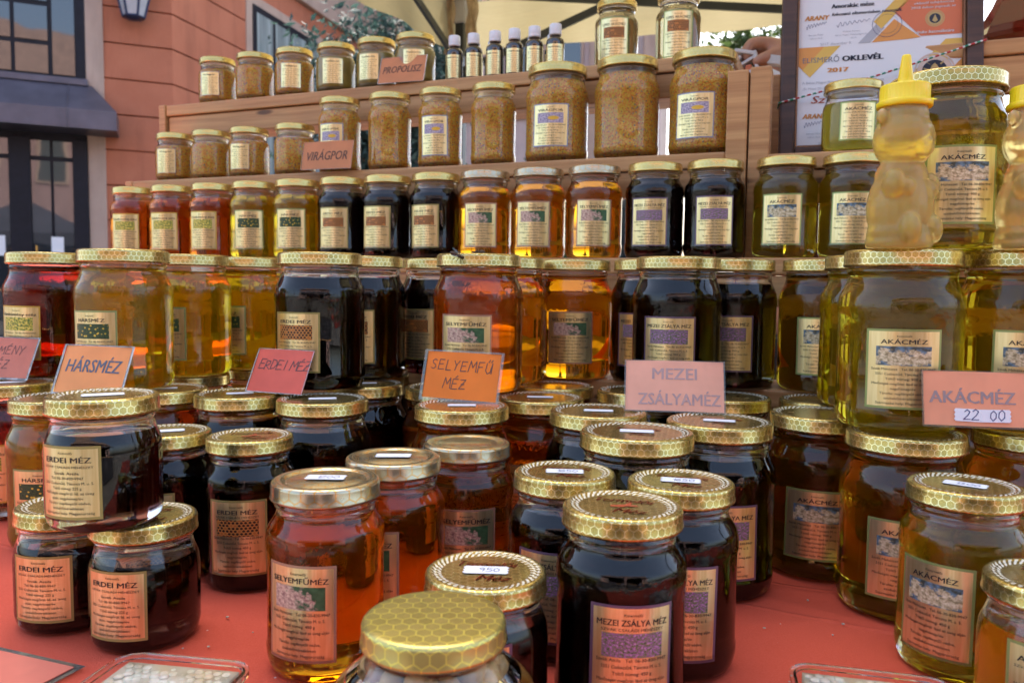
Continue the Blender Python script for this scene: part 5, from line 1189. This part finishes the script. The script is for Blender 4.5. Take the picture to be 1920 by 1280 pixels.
# ------------------------------------------------------------------ bear-shaped squeeze bottles
def bear_mesh():
    parts = [((0, 0, .030), (.0285, .0265, .033)), ((0, 0, .012), (.0275, .0255, .014)), ((0, 0, .052), (.0225, .021, .018)), ((0, 0, .0645), (.0165, .016, .012)), ((0, -.001, .080), (.0262, .0245, .0225)), ((0, 0, .0975), (.020, .020, .012)),
             ((0, -.0195, .0735), (.0115, .0075, .0085)), ((-.0245, .002, .0955), (.0062, .0045, .0062)), ((.0245, .002, .0955), (.0062, .0045, .0062)),
             ((-.0225, -.010, .046), (.008, .010, .011)), ((.0225, -.010, .046), (.008, .010, .011)), ((-.0145, -.0175, .043), (.0085, .0055, .0075)), ((.0145, -.0175, .043), (.0085, .0055, .0075)),
             ((-.014, -.021, .014), (.0100, .0085, .0115)), ((.014, -.021, .014), (.0100, .0085, .0115)), ((0, -.0262, .0765), (.0028, .0022, .0022))]
    me = pydata('bear', *merge(*[ellipsoid_data(c, r, 20, 14) for c, r in parts], lathe_data([(0, .0), (.026, 0), (.027, .004), (.026, .01), (0, .012)], 28), lathe_data([(0, .095), (.0185, .096), (.0185, .108), (0, .109)], 28)))
    o = bpy.data.objects.new('bear', me); col.objects.link(o)
    md = o.modifiers.new('r', 'REMESH'); md.mode = 'VOXEL'; md.voxel_size = .0011; md.use_smooth_shade = True
    sm = o.modifiers.new('s', 'SMOOTH'); sm.factor = .6; sm.iterations = 9
    out = eval_mesh(o, 'bear_body'); bpy.data.meshes.remove(me); return out
def mat_bear():
    m, ns, ls, out = newmat('frosted_honey_plastic')
    co = objco(ns)
    sx = nd(ns, 'ShaderNodeSeparateXYZ'); ls.new(co, sx.inputs[0])
    fill = ramp(ns, ls, math_n(ns, ls, 'MULTIPLY', sx.outputs[2], 9.0), [(.84, (1.0, .74, .26)), (.92, (1.0, .84, .48))])
    p = prin(ns, ls, out, fill, .2, 0, Transmission_Weight=.74, IOR=1.32, Subsurface_Weight=.6, Subsurface_Scale=.02)
    p.inputs['Subsurface Radius'].default_value = (1.0, .55, .2)
    ls.new(bump(ns, ls, tex_noise(ns, ls, co, 130, 3), .25, .0015), p.inputs['Normal']); return m
BEARM = bear_mesh(); BEARM.materials.clear(); BEARM.materials.append(mat_bear())
YCAP = plain('yellow_plastic', (.92, .66, .01), .35, var=.05, Subsurface_Weight=.1, Subsurface_Scale=.004)
def cap_mesh():
    prof = [(0, 0), (.0222, 0), (.0228, .0006), (.0228, .0042), (.0218, .005), (.0205, .0058), (.0205, .0165), (.0196, .018), (.008, .019), (.0066, .0205)]
    prof += [(.0062, .024), (.0038, .0415), (.003, .0428), (0, .043)]
    seg = 120; v, f = lathe_data(prof, seg)
    for i, (x, y, z) in enumerate(v):
        if .0055 < z < .0172 and math.hypot(x, y) > .018:
            s = (i - 1) % seg; k = 1 - (.018 if s % 3 == 0 else 0); v[i] = (x * k, y * k, z)
    return pydata('cap', v, f, [YCAP], True)
CAPM = cap_mesh()
for loc, rz, lab in (((.2885, .6035, .2737), 28, 'honey-filled bear bottle with yellow spout beside the raised acacia jar'), ((.3850, .6020, .2737), 24, 'honey-filled bear bottle with yellow spout at the end of the upper layer')):
    b = empty('bear_bottle', loc, R(rz)); tag(b, lab, 'bottle', 'bear honey bottles')
    bo = obj('body', BEARM, b); bo.scale = (.86, .86, 1); co_ = obj('spout_cap', CAPM, b, loc=(0, 0, .1035)); co_.scale = (.84, .84, .9)

# ------------------------------------------------------------------ brown propolis dropper bottles
AMBER = plain('brown_glass', (.022, .010, .004), .06, var=.2, IOR=1.5, Coat_Weight=1.0, Coat_Roughness=.02); WCAP = plain('white_plastic', (.80, .80, .82), .4, var=.02)
BOT = lathe('bottle_glass', [(0, .0008), (.0115, 0), (.0135, .0012), (.0142, .004), (.0142, .050), (.0135, .0545), (.0105, .058), (.0085, .0595), (.008, .062), (.008, .066), (0, .066)], 40, AMBER)
wc_v, wc_f = lathe_data([(0, .0), (.0095, 0), (.0097, .0035), (.0093, .0042), (.0096, .0048), (.0094, .0172), (.0086, .0182), (0, .0184)], 48)
for i, (x, y, z) in enumerate(wc_v):
    if .0045 < z < .0175 and math.hypot(x, y) > .008 and i % 2: wc_v[i] = (x * .975, y * .975, z)
WC = pydata('bottle_cap', wc_v, wc_f, [WCAP], True)
def dropper(x, y, delta, lab):
    b = empty('propolis_bottle', (x, y, .5692), facing(x, y) + R(delta)); b.scale = (1, 1, .93); tag(b, lab, 'bottle', 'brown propolis bottles on the top shelf')
    obj('glass_body', BOT, b); obj('cap', WC, b, loc=(0, 0, .0625))
    me, pm, tm = label_meshes('tinktura', 'plain', .0142, .032, .040, .0262, '50'); l = obj('label', me, b); obj('lettering', tm, l)
PB = [(-0.0991, 1.3289), (-0.0673, 1.316), (-0.0326, 1.302), (-0.0017, 1.2895), (0.0295, 1.2769), (0.0613, 1.2641)]
for k, (x, y) in enumerate(PB): dropper(x, y, (-18, 12, -22, 4, 8, -6)[k], 'brown propolis bottle of the front row, %s' % ('next to the creamed honey jars', 'second from the creamed honey jars', 'third from the creamed honey jars', 'fourth from the creamed honey jars', 'fifth from the creamed honey jars', 'sixth and next to the comb honey')[k])
for k, (x, y) in enumerate(PB[:5]): dropper(x + .031, y + .040, rn.uniform(-20, 20), 'brown propolis bottle of the second row, white cap showing behind the %s front one' % ('first', 'second', 'third', 'fourth', 'fifth')[k])

# ------------------------------------------------------------------ framed certificate
WOODF = mat_wood('dark_frame_wood', (.035, .014, .007), (.085, .035, .016))
PAPER = plain('certificate_paper', (.76, .75, .74), .5, var=.02)
def flatc(n, c, **k): return plain(n, c, .5, var=.04, **k)
C_OR, C_YE, C_RD, C_GY, C_DK, C_GD = flatc('print_orange', (.72, .30, .06)), flatc('print_yellow', (.72, .45, .08)), flatc('print_red_orange', (.66, .17, .06)), flatc('print_grey', (.42, .42, .44)), flatc('print_navy', (.012, .014, .03)), flatc('print_gold', (.52, .36, .14), metal=.3)
C_SL = flatc('print_slate', (.16, .16, .18)); C_WH = flatc('print_white', (.8, .78, .76)); C_SC = flatc('print_script_red', (.55, .10, .05)); C_BL = flatc('pen_signature', (.05, .05, .14)); C_PK = flatc('print_pale', (.66, .50, .40))
FW, FH, FT = .2480, .375, .020                                   # outer width, height, moulding width
fr = empty('framed_certificate', (.4780, 1.0690, .4125)); fr.rotation_euler = (-R(10), 0, R(-16))
tag(fr, 'certificate in a dark brown wooden frame standing on the shelf behind the acacia jars', 'picture frame')
def bar(name, x0, x1, z0, z1): 
    o = obj(name, box_mesh(name, x1 - x0, .016, z1 - z0, .003, WOODF), fr, loc=((x0 + x1) / 2, 0, (z0 + z1) / 2))
    i = .0045; return o
bar('frame_bar', -FW / 2, -FW / 2 + FT, 0, FH); bar('frame_bar', FW / 2 - FT, FW / 2, 0, FH)
bar('frame_bar', -FW / 2 + FT + .0003, FW / 2 - FT - .0003, 0, FT); bar('frame_bar', -FW / 2 + FT + .0003, FW / 2 - FT - .0003, FH - FT, FH)
GILT = plain('bronze_inner_edge', (.22, .10, .04), .35, .4)
for x in (-FW / 2 + FT + .0017, FW / 2 - FT - .0017): obj('inner_edge', box_mesh('inner_edge', .0028, .010, FH - 2 * FT - .001, .0008, GILT), fr, loc=(x, .001, FH / 2))
for z in (FT + .0017, FH - FT - .0017): obj('inner_edge', box_mesh('inner_edge', FW - 2 * FT - .0075, .010, .0028, .0008, GILT), fr, loc=(0, .001, z))
pw = FW - 2 * FT - .007; px0 = -pw / 2; pz0 = FT + .0035
pap = obj('certificate', box_mesh('certificate', pw, .001, FH - 2 * FT - .007, 0, PAPER), fr, loc=(0, .0030, FH / 2))
S_ = pw / 294.0                                                   # metres per millimetre-like unit of the sheet
def Q(x, y): return (px0 + (x - 1490) * S_, pz0 + (266 - y) * S_ * 1.12)  # sheet coordinates, y down from its lower edge
def cert(name, mat, pieces, lift):
    if len(pieces) > 1 and name in ('print_panel', 'print_band', 'white_print', 'script_line', 'small_print', 'heading', 'emblem_ring', 'gold_seal', 'stamp'):
        for p in pieces: cert(name, mat, [p], lift)
        return
    v, f = merge(*[upright(p, 0) for p in pieces]); v = [(a, -.0001 - lift, b - FH / 2) for a, b_, b in v]
    obj(name, pydata(name, v, f, [mat]), pap, loc=(0, -.0006, 0))
def poly(*pts): return ([Q(*p) for p in pts], [tuple(range(len(pts)))][::-1])
def polyf(*pts):
    P_ = [Q(*p) for p in pts]; a = sum(P_[i][0] * P_[(i + 1) % len(P_)][1] - P_[(i + 1) % len(P_)][0] * P_[i][1] for i in range(len(P_)))
    return (P_ if a > 0 else P_[::-1], [tuple(range(len(P_)))])
def disc(x, y, r, r0=0, n=28):
    c = Q(x, y); r *= S_; r0 *= S_
    if r0 == 0: return ([(c[0] + r * math.cos(2 * math.pi * k / n), c[1] + r * math.sin(2 * math.pi * k / n)) for k in range(n)], [tuple(range(n))])
    v = [(c[0] + q * math.cos(2 * math.pi * k / n), c[1] + q * math.sin(2 * math.pi * k / n)) for k in range(n) for q in (r, r0)]
    return v, [(2 * k, 2 * ((k + 1) % n), 2 * ((k + 1) % n) + 1, 2 * k + 1) for k in range(n)]
def tl_(s, x, y, h, w_=None, **k):
    c = Q(x, y); return text_line(s, c[0], c[1], h * S_, width=w_ * S_ if w_ else None, align='L', **k)
for oy in (0, -190):                                              # two sheets of the same design, one above the other
    yb = 74 + oy
    cert('print_panel', C_OR, [polyf((1490, 84 + oy), (1562, 84 + oy), (1508, 136 + oy), (1490, 118 + oy)), polyf((1712, 192 + oy), (1784, 120 + oy), (1784, 192 + oy))], .0001)
    cert('print_band', C_YE, [polyf((1538, 84 + oy), (1568, 84 + oy), (1512, 140 + oy), (1497, 126 + oy)), polyf((1690, 150 + oy), (1756, 84 + oy), (1784, 84 + oy), (1784, 96 + oy), (1706, 174 + oy))], .0002)
    cert('heading', C_SL, [tl_('ELISMERŐ', 1498, 113 + oy, 11, 68)], .0004)
    cert('heading', C_DK, [tl_('OKLEVÉL', 1572, 113 + oy, 11, 74, bold=.05)], .0004)
    cert('heading', C_OR, [tl_('2017', 1545, 132 + oy, 9, 38, bold=.05)], .0004)
    cert('small_print', C_GY, [tl_('A Békés Megyei Méhész Egyesület által meghirdetett', 1498, 152 + oy, 5, 150), tl_('„Év Méze 2017” verseny értékelése alapján', 1498, 163 + oy, 5, 122)], .0004)
    if oy == 0: cert('script_line', C_SC, [tl_('Szvák', 1515, 188 + oy, 15, 70, shear=.25, bold=.01), tl_('ke', 1645, 183 + oy, 15, 28, shear=.25)], .0004)
    cert('emblem_ring', C_PK, [disc(1737, 140 + oy, 36, 33), disc(1737, 140 + oy, 31, 22)], .0005); cert('emblem_disc', C_DK, [disc(1737, 140 + oy, 22)], .0005)
    bee = [polyf((1737, 126 + oy), (1742, 131 + oy), (1750, 148 + oy), (1741, 147 + oy), (1737, 158 + oy), (1733, 147 + oy), (1724, 148 + oy), (1732, 131 + oy))]
    for a in ((1728, 128, 1722, 123), (1746, 128, 1752, 123), (1726, 137, 1717, 134), (1748, 137, 1757, 134)):
        bee.append(polyf((a[0], a[1] + oy), (a[0] + 2, a[1] + 2 + oy), (a[2] + 1, a[3] + 2 + oy), (a[2], a[3] + oy)))
    cert('emblem_bee', C_GD, bee, .0007)
cert('red_panel', C_RD, [polyf((1665, 30), (1690, 5), (1784, 5), (1784, 76), (1712, 76))], .0003)
cert('print_band', C_YE, [polyf((1628, 44), (1672, 0), (1700, 0), (1642, 58))], .0003); cert('print_band', C_GY, [polyf((1600, 82), (1632, 50), (1648, 56), (1622, 82))], .0002); cert('print_band', C_OR, [polyf((1625, 82), (1665, 42), (1712, 78), (1690, 80))], .0002)
cert('gold_seal', C_GD, [disc(1737, 46, 17, 15), disc(1737, 46, 14, 10)], .0005); cert('gold_seal', C_DK, [disc(1737, 46, 10)], .0005); cert('gold_seal', C_GD, [polyf((1737, 39), (1742, 50), (1737, 53), (1732, 50))], .0007)
cert('white_print', C_WH, [tl_('Ezen', 1725, 12, 5, 18), tl_('oklevél tulajdonosa', 1700, 19, 5, 70, bold=.02), tl_('2018 évben jogosult az', 1695, 27, 5, 78, bold=.02), tl_('címke használatára', 1702, 72, 6, 68, bold=.03, shear=.2)], .0006)
cert('stamp', C_BL, [disc(1652, 50, 27, 26.2), disc(1652, 50, 20, 19.6)], .0006)
cert('heading', C_DK, [tl_('Amorakác méze', 1550, 14, 9, 78, bold=.04), tl_('fokozatú elismerésben részesült.', 1551, 28, 6.5, 128, bold=.03, shear=.2)], .0004)
for oy in (0, 182):
    cert('heading', C_OR, [tl_('ARANY', 1500, 34 + oy, 10, 46, bold=.05, shear=.2)], .0004)
    cert('small_print', C_GY, [tl_('2017. december 9.', 1530, 82 + oy, 5.5, 58), tl_('Bencze Péter', 1508, 63 + oy, 3.5, 28), tl_('szakmai elnök', 1510, 69 + oy, 3, 24)] + ([tl_('Halász Ferenc', 1572, 60, 3.5, 32), tl_('Békés Megyei Méhész Egyesület', 1558, 66, 3, 60), tl_('elnök', 1586, 72, 3, 12)] if oy == 0 else []), .0004)
    sig = []
    for (sx_, w_) in ((1503, 38), (1560, 62)) if oy == 0 else ((1503, 38),):
        pts = [Vector(Q(sx_ + w_ * k / 26, 46 + oy + 5 * math.sin(k * 1.7) * (1 - k / 40) - k * .25)) for k in range(27)]
        for a, b in zip(pts, pts[1:]):
            d = (b - a).normalized(); n = Vector((-d.y, d.x)) * .00022; sig.append(([tuple(a - n), tuple(b - n), tuple(b + n), tuple(a + n)], [(0, 1, 2, 3)]))
    cert('signature', C_BL, sig, .0006)
# twisted twine tied round the frame
def mat_twine():
    m, ns, ls, out = newmat('tricolour_twine')
    f = math_n(ns, ls, 'FRACT', math_n(ns, ls, 'MULTIPLY', vmath(ns, ls, 'DOT_PRODUCT', objco(ns), (1, .35, .5), out=1), 62.0))
    prin(ns, ls, out, ramp(ns, ls, f, [(0, (.5, .05, .05)), (.33, (.7, .7, .66)), (.5, (.05, .28, .16)), (.8, (.7, .7, .66))], 'CONSTANT'), .8); return m
tw = [(-FW / 2 - .0015, .009, .0810), (-FW / 2 - .0015, -.0095, .0815)] + [(-FW / 2 + FW * k / 14, -.0098 + .0004 * math.sin(k * 2.2), .0815 + .071 * k / 14 - .0035 * math.sin(math.pi * k / 14)) for k in range(1, 14)] + [(FW / 2 + .0015, -.0095, .1525), (FW / 2 + .0015, .009, .1530), (0, .0098, .118), (-FW / 2 - .0015, .0092, .0810)]
v, f = tube_data(tw, .00125, 8); twine = obj('twine', pydata('twine', v, f, [mat_twine()], True)); twine.matrix_world = Matrix.Translation(fr.location) @ fr.rotation_euler.to_matrix().to_4x4()
tag(twine, 'red white and green twine tied slantwise round the certificate frame', 'twine')

# ------------------------------------------------------------------ faceted dark jar on the second stand
hx = empty('faceted_jar', (.7080, 1.150, .5653), .3); tag(hx, 'big faceted jar of dark red honey on the second stand', 'honey jar')
DRED = plain('dark_red_glass', (.16, .014, .006), .05, var=.4, Coat_Weight=1.0, Coat_Roughness=.01, IOR=1.5)
obj('glass_body', lathe('faceted_glass', [(0, .001), (.040, 0), (.044, .002), (.0585, .026), (.060, .032), (.056, .042), (.036, .078), (.032, .088), (.032, .098), (0, .098)], 8, DRED, False), hx)
obj('lid', lid_mesh(.0345, .0115, 'plain'), hx, loc=(0, 0, .0965))

# ------------------------------------------------------------------ clear boxes of cut comb
def mat_clearplastic():
    m, ns, ls, out = newmat('clear_box_plastic')
    prin(ns, ls, out, (1, 1, 1), .04, 0, Transmission_Weight=1.0, IOR=1.42); return m
CLEAR = mat_clearplastic()
def mat_wax():
    m, ns, ls, out = newmat('white_comb_wax')
    co = objco(ns); f = tex_noise(ns, ls, co, 70, 4); g = tex_noise(ns, ls, co, 18, 2)
    base = ramp(ns, ls, f, [(.3, (.34, .27, .18)), (.55, (.55, .49, .40)), (.75, (.68, .63, .55))])
    base = mixc(ns, ls, ramp(ns, ls, g, [(.60, (0, 0, 0)), (.72, (.5, .5, .5))]), base, (.55, .33, .10))
    p = prin(ns, ls, out, base, .55, 0, Subsurface_Weight=.2, Subsurface_Scale=.003)
    ls.new(bump(ns, ls, tex_noise(ns, ls, co, 260, 3), .3, .001), p.inputs['Normal']); return m
WAX = mat_wax()
def rrect(w_, d, r, n=6):
    pts = []
    for cx_, cy_, a0 in ((w_ / 2 - r, d / 2 - r, 0), (-w_ / 2 + r, d / 2 - r, 90), (-w_ / 2 + r, -d / 2 + r, 180), (w_ / 2 - r, -d / 2 + r, 270)):
        for k in range(n + 1): pts.append((cx_ + r * math.cos(R(a0 + 90 * k / n)), cy_ + r * math.sin(R(a0 + 90 * k / n))))
    return pts
def box_shell(w_, d, h, r, th):
    rings = [(w_ - .004, d - .004, 0, r), (w_, d, h * .9, r), (w_ + .004, d + .004, h * .9, r + .002), (w_ + .004, d + .004, h, r + .002), (w_ - 2 * th, d - 2 * th, h, r - th), (w_ - 2 * th - .004, d - 2 * th - .004, th, r - th)]
    V, F = [], []
    for a, b, z, rr in rings: V += [(x, y, z) for x, y in rrect(a, b, rr)]
    n = len(V) // len(rings)
    for k in range(len(rings) - 1):
        for i in range(n): F.append((k * n + i, k * n + (i + 1) % n, (k + 1) * n + (i + 1) % n, (k + 1) * n + i))
    F.append(tuple(reversed(range(n)))); F.append(tuple(range((len(rings) - 1) * n, len(rings) * n)))
    return V, F
def comb_box(loc, rz, w_, d, h, lab, seed):
    b = empty('comb_box', loc, R(rz)); tag(b, lab, 'plastic box', 'clear boxes of cut honeycomb')
    obj('box', pydata('box', *box_shell(w_, d, h, .012, .0013), [CLEAR]), b)
    rnd = random.Random(seed); P = .0053; parts = []
    ww, dd = w_ - .011, d - .011
    base = box_data(ww, dd, h * .80, 0, 0, .003 + h * .40)
    dome, df = ellipsoid_data((0, 0, 0), (1, 1, 1), 6, 4)
    parts.append(base); y = -dd / 2 + P * .6; row = 0
    while y < dd / 2 - P * .4:
        x = -ww / 2 + P * (.6 + .5 * (row % 2))
        while x < ww / 2 - P * .4:
            k = rnd.uniform(1.0, 1.3); hz = rnd.uniform(.0004, .0014); zz = h * .80 + .0026 + rnd.uniform(-.0004, .0003) + .0010 * noise.noise(Vector((x * 60, y * 60, seed)))
            parts.append(([(x + p[0] * P * .54 * k, y + p[1] * P * .54 * k, zz + p[2] * hz) for p in dome], df)); x += P
        y += P * .866; row += 1
    obj('honeycomb', pydata('honeycomb', *merge(*parts), [WAX], True), b)
comb_box((-.1905, .3880, .0012), -9, .078, .110, .028, 'clear plastic box of white honeycomb beside the small dark jars', 4)
comb_box((.1900, .3830, .0012), -13, .082, .110, .028, 'clear plastic box of white honeycomb beside the acacia jars', 9)

# ------------------------------------------------------------------ wasps on the lids
WASP = plain('wasp_brown', (.06, .025, .008), .4, var=.4, scale=900); WING = SLEEVE
def wasp_body():
    ps = [ellipsoid_data((.0042, 0, .0022), (.0016, .0015, .0013), 10, 6), ellipsoid_data((.0012, 0, .0025), (.0023, .0019, .0018), 10, 6), ellipsoid_data((-.0042, 0, .0022), (.0040, .0021, .0019), 12, 8)]
    for s in (-1, 1):
        for k, x in enumerate((.0025, .001, -.0005)): ps.append(tube_data([(x, s * .001, .002), (x + (1 - k) * .0015, s * .0035, .0032), (x + (1 - k) * .0028, s * .0055, .0002)], .00028, 5))
        ps.append(tube_data([(.0055, s * .0004, .0026), (.0075, s * .0015, .0038)], .0002, 5))
    return pydata('wasp_body', *merge(*ps), [WASP], True)
WB = wasp_body()
wv = [(0, 0, 0), (-.003, .0018, .0003), (-.0085, .0022, .0006), (-.0092, .0006, .0004), (-.005, -.0006, .0002)]
WW = pydata('wing', wv, [(0, 1, 2, 3, 4)], [WING])
for loc, rx, rz, lab in (((-.0538, .7700, .2705), 75, 20, 'wasp clinging to the side of the milkweed jar lid'), ((-.0350, .8000, .2732), 0, 160, 'wasp walking on top of the milkweed jar lid'), ((.0465, .7340, .1300), 75, -30, 'wasp on the lid rim of the lower milkweed jar')):
    o = empty('wasp', loc); o.rotation_euler = (R(rx), 0, R(rz)) if rx == 0 else (R(rx), R(20), R(rz)); tag(o, lab, 'wasp', 'wasps on the honey jars')
    obj('body', WB, o)
    for s in (-1, 1): w_ = obj('wing', WW, o, loc=(.001, s * .0008, .0040), rot=(0, 0, R(14 * -s))); w_.scale = (1, s, 1)

# ------------------------------------------------------------------ seller's hand and label gun behind the stand
SKIN = plain('skin', (.50, .25, .16), .5, var=.12, scale=30, Subsurface_Weight=.15, Subsurface_Scale=.01)
SHIRT = plain('pale_shirt', (.55, .58, .62), .85, var=.06, scale=20)
def skin_mesh(name, verts, edges, radii, root, sub=2):
    me = bpy.data.meshes.new(name); me.from_pydata(verts, edges, []); me.update()
    o = bpy.data.objects.new(name, me); col.objects.link(o)
    o.modifiers.new('skin', 'SKIN')
    for i, sv in enumerate(me.skin_vertices[0].data): sv.radius = (radii[i], radii[i]); sv.use_root = (i == root)
    sb = o.modifiers.new('sub', 'SUBSURF'); sb.levels = sub; sb.render_levels = sub
    return smooth(eval_mesh(o, name))
def chain(V, E, Rr, start, pts, rads):
    prev = start
    for p, r_ in zip(pts, rads):
        V.append(tuple(p)); Rr.append(r_); i = len(V) - 1
        if prev is not None: E.append((prev, i))
        prev = i
    return prev
PX, PY = .70, 1.62
per_ = empty('person', (PX, PY, GROUND)); tag(per_, 'seller in a pale shirt behind the certificate, one hand resting on a label gun', 'person')
V, E, Rr = [], [], []
V.append((0, 0, .95)); Rr.append(.13)
chest = chain(V, E, Rr, 0, [(0, .0, 1.10), (0, 0, 1.26), (0, 0, 1.38)], [.135, .145, .13])
neck = chain(V, E, Rr, chest, [(0, 0, 1.47), (0, -.01, 1.53)], [.055, .052]); head = chain(V, E, Rr, neck, [(0, -.015, 1.60), (0, -.02, 1.68), (0, -.01, 1.74)], [.075, .085, .062])
for s in (-1, 1):
    hip = chain(V, E, Rr, 0, [(s * .09, 0, .88), (s * .10, -.01, .50), (s * .10, 0, .10), (s * .10, -.10, .04)], [.10, .062, .042, .035])
# the arm that reaches to the stand, then the hand
HND = Vector((.392 - PX, 1.292 - PY, .606 - GROUND))
wr = HND + Vector((.075, .02, -.012))
arm = chain(V, E, Rr, chest, [(-.17, 0, 1.37), (-.20, -.10, 1.20), tuple(wr.lerp(Vector((-.20, -.10, 1.20)), .5)), tuple(wr)], [.062, .048, .042, .030])
palm = chain(V, E, Rr, arm, [tuple(HND + Vector((.045, .004, .002))), tuple(HND + Vector((.018, 0, .012)))], [.027, .030])
for k in range(4):
    dy = -.026 + .017 * k; a = HND + Vector((-.012, dy, .016 - .002 * k))
    chain(V, E, Rr, palm, [tuple(a), tuple(a + Vector((-.020, -.002, -.004))), tuple(a + Vector((-.026, -.003, -.022))), tuple(a + Vector((-.012, -.002, -.030)))], [.0105, .0098, .0092, .0082])
chain(V, E, Rr, palm, [tuple(HND + Vector((.010, -.034, -.004))), tuple(HND + Vector((-.012, -.042, -.014))), tuple(HND + Vector((-.030, -.040, -.020)))], [.0125, .0108, .0092])
arm2 = chain(V, E, Rr, chest, [(.17, 0, 1.37), (.23, -.02, 1.15), (.20, -.12, .97), (.17, -.16, .93), (.15, -.20, .91)], [.062, .048, .040, .030, .028])
obj('body', skin_mesh('person_body', V, E, Rr, 0), per_, SKIN)
V, E, Rr = [(0, 0, .93)], [], [.155]
c2 = chain(V, E, Rr, 0, [(0, 0, 1.10), (0, 0, 1.26), (0, 0, 1.39)], [.155, .16, .14])
chain(V, E, Rr, c2, [(-.175, 0, 1.375), (-.20, -.09, 1.21)], [.078, .07]); chain(V, E, Rr, c2, [(.175, 0, 1.375), (.23, -.015, 1.18)], [.078, .07])
obj('shirt', skin_mesh('shirt', V, E, Rr, 0), per_, SHIRT)
obj('hair', pydata('hair', *ellipsoid_data((0, .012, 1.715), (.093, .095, .085), 16, 10), [plain('grey_hair', (.12, .10, .09), .7)], True), per_)
for s in (-1, 1):
    obj('eye', pydata('eye', *ellipsoid_data((s * .032, -.095, 1.665), (.012, .008, .008), 10, 6), [plain('eye_white', (.6, .6, .6), .2)], True), per_)
obj('nose', pydata('nose', *ellipsoid_data((0, -.108, 1.635), (.013, .016, .022), 10, 6), [SKIN], True), per_)
obj('mouth', pydata('mouth', *ellipsoid_data((0, -.094, 1.593), (.025, .008, .006), 10, 6), [plain('lips', (.36, .11, .09), .5)], True), per_)
obj('trousers', skin_mesh('trousers', [(0, 0, .96), (-.09, 0, .86), (-.10, -.01, .5), (-.10, 0, .1), (.09, 0, .86), (.10, -.01, .5), (.10, 0, .1)], [(0, 1), (1, 2), (2, 3), (0, 4), (4, 5), (5, 6)], [.15, .12, .085, .07, .12, .085, .07], 0), per_, plain('dark_trousers', (.03, .035, .05), .9))
gun = empty('label_gun', (.360, 1.262, .5705), R(-24)); tag(gun, 'white plastic price label gun lying on top of the shelf post', 'label gun')
GW = plain('off_white_plastic', (.62, .62, .62), .45, var=.06)
def gbox(n, sx, sy, sz, x, y, z, ry=0, m=GW): return obj(n, box_mesh(n, sx, sy, sz, .002, m), gun, loc=(x, y, z), rot=(0, R(ry), 0))
gbox('housing', .030, .022, .006, -.006, 0, .003); gbox('housing', .006, .022, .030, .012, 0, .020, -10); gbox('housing', .034, .022, .006, -.004, 0, .034, 14); gbox('housing', .005, .022, .026, -.016, 0, .017, 20)
gbox('crossbar', .030, .018, .005, -.002, 0, .020, -28); gbox('label_roll', .010, .012, .010, .001, 0, .010, 0, C_RD); gbox('handle', .05, .018, .014, .042, .002, .018, 12)

# ------------------------------------------------------------------ wax crumbs scattered on the cloth
rc = random.Random(21); parts = []
for k in range(70):
    x = rc.uniform(-.36, .36); y = rc.uniform(.36, .62); s = rc.uniform(.0005, .0013)
    parts.append(ellipsoid_data((x, y, .0004), (s * rc.uniform(.7, 1.6), s, s * .6), 6, 4))
cr = obj('crumbs', pydata('crumbs', *merge(*parts), [WAX], True)); cr['kind'] = 'stuff'; tag(cr, 'tiny pale wax crumbs scattered over the red cloth', 'crumbs')
